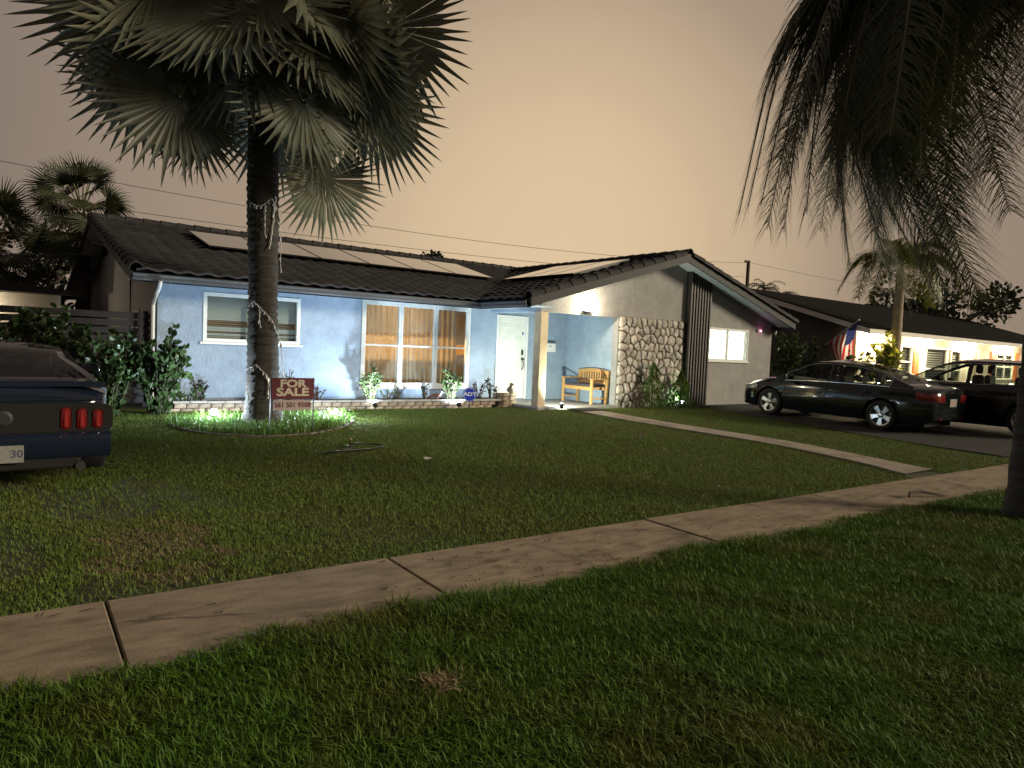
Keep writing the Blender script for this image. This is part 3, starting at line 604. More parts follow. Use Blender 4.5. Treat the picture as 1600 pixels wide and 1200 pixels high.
strand([on_trunk(4.2, 1.9, 1.12), on_trunk(4.25, 1.65, 1.13)], sd=9); strand([on_trunk(4.5, 3.5, 1.12), on_trunk(4.5, 3.1, 1.13)], sd=10); strand([on_trunk(4.7, .8, 1.12), on_trunk(4.7, .5, 1.13)], sd=11)
# pinnate palm fronds
def frond_mb(L, nl, ll, droop, lw=.023, seed=0, arch=.45, hang=.62, plume=.35):
    """rachis from the origin out along +y, arching over and hanging; leaflets both sides"""
    r = random.Random(seed); P = []
    for i in range(25):
        t = i / 24; ang = arch - (arch + droop) * smooth01(t / .82); P.append((t, ang))
    pts = [Vector((0, 0, 0))]
    for t, ang in P[1:]: pts.append(pts[-1] + Vector((.03 * math.sin(t * 5 + seed), math.cos(ang), math.sin(ang))) * (L / 24))
    b = MB(); b.tube(pts, [.026 * (1 - .85 * i / 24) for i in range(25)], 5)
    lv = MB()
    for i in range(nl):
        t = .10 + .89 * i / nl; f = t * 24; k = min(int(f), 23); c = pts[k].lerp(pts[k + 1], f - k); d = (pts[k + 1] - pts[k]).normalized()
        l = ll * (.55 + .9 * math.sin(PI * min(t * .92 + .06, 1)) * .75) * r.uniform(.8, 1.1)
        for s in (-1, 1):
            side = Vector((s, 0, 0)); o = (side * .78 + d * .62 + Vector((0, 0, r.uniform(-plume, plume) + .1))).normalized(); q = c.copy(); w = d.cross(o).normalized().cross(o); rows = []
            for m_ in range(5):
                u = m_ / 4; ww = lw * (1 - u ** 1.6) + .002; rows.append([q - d * ww * .7 - Vector((0, 0, ww * .4)), q + d * ww * .7 + Vector((0, 0, ww * .4))]); o = (o + Vector((0, 0, -hang * .42)) + Vector((r.uniform(-.06, .06), r.uniform(-.06, .06), 0))).normalized(); q = q + o * l / 4
            lv.grid(rows)
    return b, lv
def feather_palm(name, label, loc, top, trunk_prof, spec, m_leaf, m_bk, frond_args, nmesh=4, group=None, fkw={}):
    t = thing(name, label, 'palm', loc, group=group)
    pts, rad = [], []
    for i in range(len(trunk_prof) * 1): pts.append(trunk_prof[i][0]); rad.append(trunk_prof[i][1])
    P = []; Rr = []
    for i in range(len(pts) - 1):
        for k in range(8): q = k / 8; P.append(Vector(pts[i]).lerp(Vector(pts[i + 1]), q)); Rr.append((rad[i] + (rad[i + 1] - rad[i]) * q) * (1.05 if k % 2 else .97))
    P.append(Vector(pts[-1])); Rr.append(rad[-1]); MB().tube(P, Rr, 14).obj('trunk', m_bk, t, True)
    ms = []
    for s in range(nmesh): a1, a2 = frond_mb(*frond_args, seed=s, **fkw); ms.append((a1.mesh('frond_stem', m_stalk, True), a2.mesh('frond', m_leaf, True, False)))
    for i, (az, el, sc) in enumerate(spec):
        f = link('frond', ms[i % nmesh][1], t, Vector(top), (el, 0, az - PI / 2), sc); link('stem', ms[i % nmesh][0], f)
    return t
rq = random.Random(4)
spec = [(RAD(a_), e_, s_) for a_, e_, s_ in ((150, .15, 1.0), (170, .55, 1.05), (195, .2, .95), (128, .4, 1.08), (108, .1, 1.0), (140, -.15, .95), (160, -.3, .9), (85, .5, 1.0), (182, -.25, .95), (60, .2, 1.0), (30, .5, 1.0), (0, .2, 1.0), (330, .4, 1.), (300, .1, 1.), (270, .4, .95), (240, .1, 1.0), (215, .5, 1.0), (118, -.35, .85), (95, -.2, .9), (165, .9, 1.0), (75, 1.0, 1.), (145, .75, 1.1), (155, .3, 1.0), (135, .05, .95), (175, .1, .9), (120, .2, 1.0), (100, .35, 1.05), (200, .45, 1.), (112, -.1, .9), (150, -.1, .85), (90, .1, .95), (188, .25, 1.), (70, .35, 1.), (130, .55, 1.05), (225, .3, 1.), (45, .1, 1.))]
queen = feather_palm('feather_palm', 'dark drooping feather palm beside the sidewalk, trunk cut by the picture edge', (8.72, 2.52, 0), (.08, -.05, 5.55), [((0, 0, -.1), .22), ((0, 0, .3), .17), ((.03, -.02, 2), .15), ((.06, -.04, 4), .14), ((.08, -.05, 5.55), .13)], [(a_, min(e_, .18) if RAD(95) < a_ < RAD(182) else e_, s_ * (.62 if RAD(178) < a_ < RAD(250) else .9 if a_ > RAD(135) else 1)) for a_, e_, s_ in spec] + [(a_ + rq.uniform(-.15, .15), min(e_, .3) * .8 + rq.uniform(-.3, .1), s_ * rq.uniform(.85, 1.0) * (.62 if a_ > RAD(176) else .88)) for a_, e_, s_ in spec if RAD(60) < a_ < RAD(215)] + [(RAD(a_), e_, .95) for a_, e_ in ((100, -.35), (115, -.45), (125, -.3), (140, -.45), (155, -.5), (108, -.15), (132, -.55))], m_queen, m_bark, (4.9, 190, .78, 1.6, ), 6)
MB().tube(bez(Vector((.1, .1, 5.2)), Vector((-.9, .6, 5.4)), Vector((-1.1, .95, 3.7)), 10), [.02, .03, .05, .07, .08, .085, .08, .06, .03, .005], 8).obj('dry_spathe', m_dead, queen, True)
spec = [(RAD(a_), e_, s_) for a_, e_, s_ in ((10, .3, 1), (60, .1, .9), (110, .35, 1), (160, .15, 1), (205, .3, 1.05), (250, .05, .95), (300, .25, 1), (340, .0, .9), (180, .9, .8), (30, 1.0, .8), (275, .8, .85))]
feather_palm('young_palm', 'slim young palm with ringed pale trunk behind the dark sedan', (24.6, 11.15, .1), (.1, 0, 4.75), [((0, 0, -.1), .24), ((0, 0, .5), .20), ((.05, 0, 2.5), .17), ((.1, 0, 4.3), .13), ((.1, 0, 4.75), .08)], spec, m_foxt, m_bark2, (2.75, 130, .58, 1.5, .032), 3, None, dict(hang=.5, plume=.7))
# ------------------------------------------------------------------ shrubs
def leaf_cloud(n, shape, size, seed, asp=.5, cup=.15):
    """n leaves; shape(r) gives (position, outward direction)"""
    r = random.Random(seed); b = MB()
    for i in range(n):
        p, o = shape(r); o = (Vector(o) + Vector((r.uniform(-.6, .6), r.uniform(-.6, .6), r.uniform(-.4, .6)))).normalized(); s = o.cross(Vector((r.uniform(-1, 1), r.uniform(-1, 1), r.uniform(-.3, 1)))).normalized(); n_ = s.cross(o); l = size * r.uniform(.65, 1.25); w = l * asp * .5; p = Vector(p)
        b.add([p, p + o * l * .35 + s * w + n_ * w * cup, p + o * l * .72 + s * w * .85 + n_ * w * cup, p + o * l, p + o * l * .72 - s * w * .85 + n_ * w * cup, p + o * l * .35 - s * w + n_ * w * cup], [(0, 1, 2, 3), (0, 3, 4, 5)])
    return b
def stem_shrub(name, label, cat, loc, m_leaf, nst, h, spread, nleaf, size, seed, asp=.55, group=None, bare=.25, lean=(0, 0)):
    r = random.Random(seed); t = thing(name, label, cat, loc, group=group); st = MB(); nodes = []
    for i in range(nst):
        a_ = r.uniform(0, 2 * PI); R_ = spread * math.sqrt(r.random()); hh = h * r.uniform(.6, 1.05) * (1 - .35 * (R_ / spread) ** 2); e = Vector((math.cos(a_) * R_ + lean[0] * hh, math.sin(a_) * R_ + lean[1] * hh, hh)); p0 = Vector((e.x * .25, e.y * .25, -.05)); pts = bez(p0, Vector((e.x * .5, e.y * .5, hh * .6)), e, 7); st.tube(pts, [.016, .014, .012, .011, .009, .007, .004], 5)
        for k in range(1, 7):
            d = (pts[k] - pts[k - 1]).normalized()
            for m_ in range(3): nodes.append((pts[k - 1].lerp(pts[k], r.random()), d, k / 6))
        for k in range(3, 6):
            d = Vector((r.uniform(-1, 1), r.uniform(-1, 1), r.uniform(.3, 1))).normalized() * h * .14; q = pts[k] + d; st.tube([pts[k], q], [.007, .004], 4)
            for m_ in range(4): nodes.append((pts[k].lerp(q, r.random()), d.normalized(), .8))
    nodes = [q for q in nodes if q[2] > bare]
    def shape(rr): p, d, k = rr.choice(nodes); return p, d * .7 + Vector((rr.uniform(-1, 1), rr.uniform(-1, 1), rr.uniform(-.2, .8))) * .9
    st.obj('stem', m_twig, t, True); leaf_cloud(nleaf, shape, size, seed + 1, asp).obj('crown', m_leaf, t)
    return t
G = 'oval leaved shrubs along the black fence'
for i, (x, y, h, sp, nl, lb) in enumerate(((2.42, 13.25, 1.62, .55, 900, 'thick oval leaved shrub nearest the blue wall corner'), (1.62, 13.05, 1.75, .62, 1000, 'thick oval leaved shrub second from the blue wall, before the fence'), (.75, 13.2, 2.15, .6, 900, 'tallest oval leaved shrub, reaching above the black fence'), (-.1, 13.3, 1.9, .6, 700, 'oval leaved shrub behind the dark coupe at the picture edge'))):
    stem_shrub('oval_leaf_shrub', lb, 'shrub', (x, y, .14), m_clus, 24, h, sp, int(nl * 2.4), .105, 20 + i, .72, G, .05)
stem_shrub('low_shrub', 'low dark leafy plant at the foot of the blue wall corner', 'plant', (2.95, 13.75, .16), m_clus, 8, .5, .35, 200, .08, 31, .6)
# the two lit shrubs in the planter and the small bed plants
PZ = .30
stem_shrub('bright_shrub', 'leafy shrub lit bright at the left end of the triple window', 'shrub', (6.62, 13.72, PZ), m_shr, 16, .80, .26, 1000, .075, 41, .42, 'lit shrubs in the planter bed', .05)
stem_shrub('bright_shrub', 'leafy shrub lit bright below the right pane of the triple window', 'shrub', (8.50, 13.48, PZ), m_shr, 16, .70, .28, 1000, .075, 42, .42, 'lit shrubs in the planter bed', .05)
for i, (x, y, h, n, mm, lb) in enumerate(((4.55, 13.95, .38, 60, m_dkl, 'sparse dark plant right of the palm trunk by the wall'), (3.25, 13.95, .5, 90, m_dkl, 'dark twiggy plant left of the palm trunk by the wall'), (4.95, 14.0, .62, 50, m_shr, 'thin upright plant with leaves on top behind the sale sign'), (5.55, 13.9, .28, 70, m_red, 'small bronze plant in the planter right of the sale sign'), (7.12, 13.95, .25, 40, m_shr, 'small leafy sprout below the left window pane'), (7.42, 13.95, .28, 40, m_clus, 'small broad leaved sprout below the middle window pane'), (7.98, 13.75, .42, 120, m_dkl, 'loose dark plant left of the second lit shrub'), (9.35, 13.65, .45, 150, m_red, 'bushy bronze plant right of the blue yard sign'), (9.85, 13.8, .52, 110, m_dkl, 'grey twiggy plant beside the front door'))):
    stem_shrub('bed_plant', lb, 'plant', (x, y, PZ), mm, 6, h, .16 + .1 * (i > 6), n, .07, 60 + i, .4, 'small plants in the planter bed', .1)
# two young cypresses by the stone facing
def cypress(loc, h, r0, seed, label):
    t = thing('young_cypress', label, 'shrub', loc, group='young cypresses by the stone facing'); MB().tube([(0, 0, -.05), (0, 0, h * .8)], [.03, .008], 6).obj('trunk', m_twig, t)
    def shape(r):
        z = r.random() ** 1.2 * h * .97; R_ = r0 * (1 - (z / h) ** 1.4) * (.55 + .55 * r.random()) * (1 + .25 * math.sin(z * 14)); a_ = r.uniform(0, 2 * PI); return (math.cos(a_) * R_, math.sin(a_) * R_, z), (math.cos(a_) * .5, math.sin(a_) * .5, 1.3)
    leaf_cloud(1500, shape, .075, seed, .32).obj('crown', m_cyp, t)
cypress((13.72, 12.12, .14), 1.15, .34, 71, 'taller narrow cypress shrub in front of the stone facing')
cypress((14.80, 12.08, .14), .95, .31, 72, 'shorter cypress shrub lit green beside the black battens')
stem_shrub('dry_shrub', 'brownish low shrub left of the taller cypress by the stones', 'shrub', (13.25, 12.15, .14), m_red, 9, .5, .22, 260, .06, 73, .35)
# ------------------------------------------------------------------ planter wall, cap stones, soil
planter = thing('planter', 'low brick planter bed edged with pale cap stones below the windows', 'planter', (0, 0, 0))
py = lambda x: 13.62 - .065 * (x - 2.7)
bm = MB().cbox(-.098, .098, -.05, .05, -.043, .043, .006).mesh('brick', m_brick); cm = MB().cbox(-.148, .148, -.075, .075, -.02, .02, .006).mesh('cap_stone', m_cap)
x = 2.75
while x < 9.5:
    for r_ in (0, 1): link('brick', bm, planter, (x + (.1 if r_ else 0), py(x) + random.uniform(-.006, .006), .155 + .092 * r_), (0, 0, -.065))
    x += .205
x = 2.85
while x < 9.5: link('cap_stone', cm, planter, (x, py(x), .315 + random.uniform(-.003, .003)), (0, 0, -.065 + random.uniform(-.01, .01))); x += .302
for i in range(3):
    for r_ in range(4): link('brick', bm, planter, (9.72 + .2 * i, 13.35 - (.1 if r_ % 2 else 0) * .3, .155 + .09 * r_), (0, 0, random.uniform(-.05, .05)))
tag(MB().add([(2.7, 13.66, .27), (9.6, 13.2, .27), (10.2, 13.3, .27), (10.2, YM - .003, .27), (2.7, YM - .003, .27)], [(0, 1, 2, 3, 4)]).obj('mulch', m_mulch, planter))
# ------------------------------------------------------------------ flood lights
def flood(label, loc, yaw, tilt, power, col, spot, m_lens=m_emc, lens_power=True, size=1.0, aim=None):
    t = thing('flood_light', label, 'flood light', loc, (0, 0, yaw), 'small flood lights in the front garden')
    MB().tube([(0, 0, -.1), (0, 0, .09)], .01, 6).obj('stake', m_black, t); 
    hd = link('head', MB().lathe([(.02, -.05), (.045, -.045), (.052, 0), (.055, .03), (.05, .032)], 14, (0, 0, 0), 'y').mesh('head', m_black, 40), t, (0, 0, .11), (tilt, 0, 0), size)
    MB().lathe([(.046, .033), (.044, .048), (.034, .066), (.018, .076), (.002, .079)], 14, (0, 0, 0), 'y').obj('lens', m_lens, hd, True)
    d = Vector((0, math.cos(tilt), math.sin(tilt))); l_ = lamp('flood_bulb', Vector((0, 0, .11)) + d * .115 * size, power, col, .03, t, spot, Vector((0, 0, .11)) + d * 2, .7)
    return t
COOL = (.72, .87, 1.0)
flood('flood light glaring toward the camera left of the palm trunk', (3.02, 12.0, .14), RAD(178), RAD(50), 120, COOL, None, size=1.35)
flood('flood light behind white flowers right of the sale sign', (5.02, 11.75, .14), RAD(150), RAD(60), 130, COOL, None)
flood('flood light at the foot of the left lit shrub', (6.48, 13.18, .14), RAD(-5), RAD(52), 150, COOL, 165)
flood('flood light at the foot of the right lit shrub', (8.38, 12.95, .14), RAD(-5), RAD(52), 150, COOL, 165)
flood('flood light at the base of the porch post', (10.66, 12.12, .14), RAD(-38), RAD(40), 230, (.93, 1.0, .80), 172)
flood('flood light hidden behind the shorter cypress', (15.05, 12.2, .14), RAD(70), RAD(45), 16, (.55, 1.0, .5), 160)
# ------------------------------------------------------------------ cars
def paint(name, c): return mat(name, c, .12, metal=0, spec=.3, coat=.7)
m_tyre = mat('tyre_rubber', (.014, .014, .014), .85, bump=.2); m_alloy = mat('alloy', (.52, .52, .52), .28, metal=1.0); m_chrome = mat('chrome', (.62, .62, .62), .12, metal=1.0)
m_cglass = glass('car_glass', (.55, .60, .58), .55); m_cabin = mat('cabin_trim', (.03, .028, .026), .8); m_taill = mat('red_lamp_plastic', (.17, .010, .010), .18, coat=1.0); m_headl = mat('clear_lamp_plastic', (.5, .5, .5), .12, metal=.5, coat=1.0)
m_plate = mat('number_plate', (.22, .22, .205), .5, var=.1, vscale=30); m_ink = mat('plate_ink', (.05, .06, .12), .6); m_under = mat('underbody', (.008, .008, .008), .9)
def wheel_mesh(R, w, spokes, rim_m):
    ri = R * .70
    ty = MB().lathe([(ri, -w / 2 + .01), (ri + .02, -w / 2), (R - .03, -w / 2), (R - .008, -w / 2 + .02), (R, -w / 2 + .05), (R, w / 2 - .05), (R - .008, w / 2 - .02), (R - .03, w / 2), (ri + .02, w / 2), (ri, w / 2 - .01)], 36, (0, 0, 0), 'x', False).mesh('tyre', m_tyre, 50)
    b = MB().lathe([(ri, -w / 2 + .012), (ri - .018, -w / 2 + .02), (ri - .03, -w / 2 + .06), (ri - .03, w / 2 - .03)], 36, (0, 0, 0), 'x', False)
    for i in range(spokes):
        a = 2 * PI * i / spokes + .1; P = []
        for (rr, hw, x) in ((.03, .036, -w / 2 + .035), (ri * .55, .040, -w / 2 + .028), (ri - .012, .058, -w / 2 + .022)):
            for s in (-1, 1):
                for dx in (0, .035): P.append((x + dx, rr * math.cos(a) - s * hw * math.sin(a), rr * math.sin(a) + s * hw * math.cos(a)))
        F = []
        for k in range(2):
            o = k * 4; F += [(o, o + 2, o + 6, o + 4), (o + 1, o + 5, o + 7, o + 3), (o, o + 4, o + 5, o + 1), (o + 2, o + 3, o + 7, o + 6)]
        b.add(P, F)
    b.lathe([(.06, -w / 2 + .02), (.05, -w / 2 + .012), (.02, -w / 2 + .01)], 16, (0, 0, 0), 'x')
    rim = b.mesh('rim', rim_m, 40); dk = MB().lathe([(ri - .03, -w / 2 + .085), (.05, -w / 2 + .08)], 24, (0, 0, 0), 'x').mesh('brake_disc', m_dark)
    return ty, rim, dk
def car(name, label, loc, rotz, P, body_m, tilt=0.):
    t = thing(name, label, 'car', loc, (tilt, 0, rotz)); W, R, yf, yr = P['W'], P['R'], P['yf'], P['yr']
    plan, belt, top, roofz, railw = pchip(*zip(*P['plan'])), pchip(*zip(*P['belt'])), pchip(*zip(*P['top'])), pchip(*zip(*P['roof'])), pchip(*zip(*P['rail'])); zb0 = pchip(*zip(*P['sill']))
    y0, y1 = P['plan'][0][0], P['plan'][-1][0]; AR = R * P.get('arch', 1.16)
    ys = sorted({round(y0 + (y1 - y0) * (.5 - .5 * math.cos(PI * i / 50)), 4) for i in range(51)} | {round(yc + AR * math.cos(PI * k / 14), 4) for yc in (yf, yr) for k in range(15)})
    def zbot(y):
        z = zb0(y)
        for yc in (yf, yr):
            if abs(y - yc) < AR + 1e-4: z = max(z, R + math.sqrt(max(AR * AR - (y - yc) ** 2, 0)) - .01)
        return z
    def sec(y):
        w, zs, zt, zb = plan(y), belt(y), top(y), zbot(y); h = zs - zb0(y); z0 = zb0(y); q = lambda k: max(zb, z0 + k * h); cr = P.get('crease', .012)
        zz = [zb, q(.10), q(.30), q(.55), q(.70), q(.80)]; ww = [w * .945, w * .972, w * .99, w, w - cr * .3, w - cr * 1.6]
        H = [(ww[i], zz[i] + (i * .0005)) for i in range(6)] + [(w * .955, zs - .025), (w * .925, zs)] + [(w * .72, zs + (zt - zs) * .62), (w * .38, zs + (zt - zs) * .93), (0, zt)]
        return [(x, y, z) for x, z in H] + [(-x, y, z) for x, z in H[-2::-1]]
    rows = [sec(y) for y in ys]; b = MB().grid(rows); n = len(rows[0])
    for r_ in (rows[0], rows[-1]): b.add(r_, [tuple(range(n))])
    body = b.obj('body', body_m, t, 42)
    MB().box(-W * .66, W * .66, y0 + .25, y1 - .25, .17, .55).obj('underbody', m_under, t)
    # greenhouse
    gy0, gy1 = P['roof'][0][0], P['roof'][-1][0]; marks = {v for k in ('side', 'rear', 'wind') for r_ in ([P[k]] if k != 'side' else P[k]) for v in r_}
    gs = sorted({round(gy0 + (gy1 - gy0) * i / 36, 4) for i in range(37)} | {round(v, 4) for v in marks})
    TS, TT = (0, .07, .90, 1.), (.10, .55, 1.)
    def gsec(y, off=0.):
        wb, zb_, zr, wr = plan(y) * .915, belt(y) - .012, roofz(y), railw(y); zr = max(zr, zb_ + .012); zl = zb_ + (zr - zb_) * .90; k = min((zr - zb_) / .3, 1.); wr = wb + (wr - wb) * k; o = []
        for tt in TS: o.append((wb + (wr - wb) * tt + .018 * math.sin(PI * tt) + off, y, zb_ + (zl - zb_) * tt))
        for s in TT: o.append((wr * (1 - s) + (off if s < 1 else 0), y, zl + (zr - zl) * (1 - (1 - s) ** 2) + off))
        return o
    G = [gsec(y) for y in gs]; bodyb = MB(); glassd = {}
    for i in range(len(gs) - 1):
        ym = (gs[i] + gs[i + 1]) / 2
        for k in range(6):
            key = None
            if k == 1:
                for j, (a, c) in enumerate(P['side']):
                    if a < ym < c: key = ('side', j)
            if k >= 4 and P['rear'][0] < ym < P['rear'][1]: key = ('rear', 0)
            if k >= 4 and P['wind'][0] < ym < P['wind'][1]: key = ('wind', 0)
            for s in (-1, 1):
                q = [(s * p[0], p[1], p[2]) for p in (G[i][k], G[i][k + 1], G[i + 1][k + 1], G[i + 1][k])]
                (bodyb if key is None else glassd.setdefault(key + ((s,) if key[0] == 'side' else ()), MB())).add(q, [(0, 1, 2, 3)])
    bodyb.obj('roof', body_m, t, 40)
    for key, mb in glassd.items(): mb.obj({'side': 'side_window', 'rear': 'rear_window', 'wind': 'windscreen'}[key[0]], m_cglass, t, True)
    if P.get('trim'):
        a, c = P['side'][0][0], P['side'][-1][1]; yy = [g for g in gs if a - 1e-4 <= g <= c + 1e-4]
        for s in (-1, 1):
            lo = [gsec(y, .006)[1] for y in yy]; hi = [gsec(y, .006)[2] for y in yy]; loop = [Vector((s * p[0], p[1], p[2])) for p in lo + hi[::-1] + [lo[0]]]; MB().tube(loop, .009, 5).obj('window_trim', m_chrome, t)
    for a in P.get('pillars', ()):
        for s in (-1, 1):
            lo, hi = gsec(a)[1], gsec(a)[2]; MB().tube([(s * lo[0], a, lo[2]), (s * hi[0], a - .03, hi[2])], .032, 6).obj('door_pillar', m_cabin, t)
    # cabin
    for (yy, xs) in ((P['seat1'], (-.38, .38)), (P['seat2'], (-.38, .38))):
        for x in xs:
            zt = roofz(yy); b = MB(); b.cbox(x - .23, x + .23, yy - .10, yy + .02, .45, zt - .38, .04).cbox(x - .23, x + .23, yy - .02, yy + .5, .38, .52, .04).cbox(x - .13, x + .13, yy - .10, yy - .01, zt - .35, zt - .15, .03); b.obj('seat', m_cabin, t)
    MB().cbox(-W * .8, W * .8, P['seat1'] + .75, P['seat1'] + 1.15, .6, belt(P['seat1'] + .8) - .02, .04).obj('dashboard', m_cabin, t)
    MB().tube([(-.38 + .18 * math.cos(a), P['seat1'] + .68 + .05 * math.sin(a), belt(P['seat1'] + .6) - .04 + .17 * math.sin(a)) for a in np.linspace(0, 2 * PI, 17)], .014, 5).obj('steering_wheel', m_cabin, t)
    # wheels
    ty, rim, dk = wheel_mesh(R, P.get('tw', .225), P['spokes'], P.get('rim', m_alloy))
    for yc in (yf, yr):
        for s in (-1, 1):
            w_ = link('wheel', ty, t, (s * (plan(yc) - P.get('tw', .225) / 2 - .012), yc, R), (random.uniform(0, 1), 0, 0) if s < 0 else (random.uniform(0, 1), 0, PI)); link('rim', rim, w_); link('brake_disc', dk, w_)
    # lamps round the corners, doors, mirrors
    def corner(nm, m, end, z0, z1, ylen, xin, s, off=.007):
        yend = y0 if end < 0 else y1; path = []
        for i in range(9): y = yend - end * ylen * (1 - i / 8); path.append((plan(y) * .995 + off, y))
        wl = path[-1][0]; path += [(wl - .02, yend + end * off), ((wl + xin) / 2, yend + end * (off + .004)), (xin, yend + end * off)]; m_ = len(path); rws = []
        for k, (f, g) in enumerate(((0, .012), (.12, 0), (.88, 0), (1, .012))):
            rws.append([(s * (x - g), y - end * g * .6, (z0 + (z1 - z0) * f) + (P.get('lrise', .0) * (1 - i / m_))) for i, (x, y) in enumerate(path)])
        return MB().grid(rws).obj(nm, m, t, 50)
    for s in (-1, 1):
        if 'tail' in P: corner('tail_light', m_taill, -1, *P['tail'], s)
        corner('headlight', m_headl, 1, *P['head'], s)
        my = P['mirror']; z = belt(my) + .02; b = MB().cbox(s * (plan(my) - .02) if s > 0 else -plan(my) - .2, s * plan(my) + .2 if s > 0 else -plan(my) + .02, my - .07, my + .05, z, z + .14, .035); b.obj('mirror', body_m, t, 40)
        for dy in P['handles']: zz = belt(dy) - .15; x = plan(dy); MB().tube([(s * (x - .01), dy - .10, zz), (s * (x + .022), dy - .07, zz + .004), (s * (x + .022), dy + .07, zz + .004), (s * (x - .01), dy + .10, zz)], .012, 6).obj('door_handle', P.get('hm', body_m), t, True)
        for dy in P['gaps']:
            pts = [(s * (plan(dy) * (.965 if k == 0 else 1.0) + .0015), dy + .02 * math.sin(k), zb0(dy) + .07 + (belt(dy) - .06 - zb0(dy) - .07) * k / 4) for k in range(5)]; MB().tube(pts, .004, 4).obj('door_gap', m_under, t)
    return t, dict(plan=plan, belt=belt, top=top, y0=y0, y1=y1, roof=roofz)
# dark sedan
m_sedan = paint('dark_green_paint', (.006, .010, .010))
SED = dict(W=.915, R=.335, yf=1.40, yr=-1.40, spokes=5, plan=[(-2.46, .66), (-2.42, .76), (-2.3, .84), (-2.0, .885), (-1.2, .912), (0, .915), (1.2, .91), (1.8, .87), (2.15, .78), (2.33, .62), (2.39, .46)],
 belt=[(-2.46, .84), (-2.35, .93), (-1.6, .965), (0, .93), (1.0, .90), (1.6, .82), (2.2, .68), (2.39, .56)], top=[(-2.46, .90), (-2.42, 1.0), (-2.2, 1.05), (-1.7, 1.04), (0, 1.0), (.95, 1.03), (1.6, .97), (2.1, .85), (2.33, .70), (2.39, .60)],
 sill=[(-2.46, .34), (-2.3, .26), (-1.6, .22), (1.6, .20), (2.2, .21), (2.39, .27)], roof=[(-1.95, 1.03), (-1.6, 1.16), (-1.1, 1.36), (-.6, 1.455), (-.1, 1.485), (.3, 1.46), (.75, 1.28), (1.28, 1.0)], rail=[(-1.95, .60), (-1.0, .60), (0, .62), (.6, .62), (1.28, .70)],
 side=[(-1.52, -1.22), (-1.17, -.14), (-.08, 1.02)], rear=(-1.85, -.85), wind=(.42, 1.22), trim=True, pillars=(-.11, -1.2), seat1=-.25, seat2=-1.05, tail=(.70, .86, .36, .36), head=(.56, .68, .62, .40), lrise=.07, mirror=.80, handles=(-.05, -1.05), gaps=(.98, -.11, -1.02), hm=m_sedan)
fwp, rwp = Vector((15.81, 10.21, .12)), Vector((15.72, 7.22, .055)); mid = (fwp + rwp) / 2; hd = math.atan2(-(fwp.x - rwp.x), fwp.y - rwp.y)
t, q = car('sedan', 'glossy dark sedan parked nose to the house in the driveway', (mid.x + .9 * math.cos(hd), mid.y, mid.z + .012), hd, SED, m_sedan, math.atan2(.065, 3.0))
MB().cbox(-.16, .16, -2.485, -2.466, .62, .79, .003).obj('number_plate', m_plate, t); MB().tube([(-.62, -2.462, .40), (-.2, -2.475, .40), (.2, -2.475, .40), (.62, -2.462, .40)], .010, 5).obj('bumper_trim', m_chrome, t)
text_mesh('plate_marks', '8 2 4', .10, mat('orange_ink', (.45, .16, .05), .6), t, (0, -2.4862, .70), (PI / 2, 0, 0), .0006, .002)
MB().lathe([(.05, 0), (.05, -.006), (.03, -.008)], 16, (0, -2.462, .90), 'y').obj('badge', m_chrome, t)
for s in (-1, 1): MB().cbox(s * .5 - .06, s * .5 + .06, -2.475, -2.462, .345, .38, .004).obj('reflector', m_taill, t)
MB().tube([(0, -.75, 1.452), (0, -.85, 1.50), (0, -.93, 1.49)], [.03, .02, .004], 6).obj('roof_antenna', m_sedan, t, True)
# dark SUV
m_suv = paint('black_paint', (.006, .006, .007))
SUV = dict(W=.93, R=.36, yf=1.36, yr=-1.36, spokes=7, plan=[(-2.30, .74), (-2.26, .82), (-2.1, .88), (-1.2, .925), (0, .93), (1.2, .925), (1.8, .88), (2.1, .80), (2.25, .66), (2.30, .52)],
 belt=[(-2.30, 1.0), (-1.6, 1.10), (0, 1.07), (1.0, 1.03), (1.6, .98), (2.15, .84), (2.30, .72)], top=[(-2.30, 1.02), (-2.2, 1.12), (-1.5, 1.14), (.9, 1.14), (1.5, 1.12), (2.0, 1.02), (2.24, .88), (2.30, .76)],
 sill=[(-2.30, .42), (-1.6, .28), (1.6, .26), (2.30, .34)], roof=[(-2.22, 1.12), (-2.05, 1.40), (-1.85, 1.60), (-1.2, 1.68), (-.3, 1.70), (.2, 1.66), (.7, 1.46), (1.25, 1.13)], rail=[(-2.22, .66), (-1.5, .64), (0, .66), (.6, .66), (1.25, .74)],
 side=[(-1.95, -1.30), (-1.22, -.22), (-.14, 1.0)], rear=(-2.15, -1.88), wind=(.36, 1.2), trim=True, pillars=(-.18, -1.26), seat1=-.2, seat2=-1.05, tail=(.92, 1.08, .3, .5), head=(.74, .86, .5, .42), lrise=.05, mirror=.85, handles=(-.1, -1.1), gaps=(1.0, -.18, -1.05))
car('suv', 'black sport utility car beside the sedan, cut by the picture edge', (19.10, 6.78, .045), .02, SUV, m_suv)
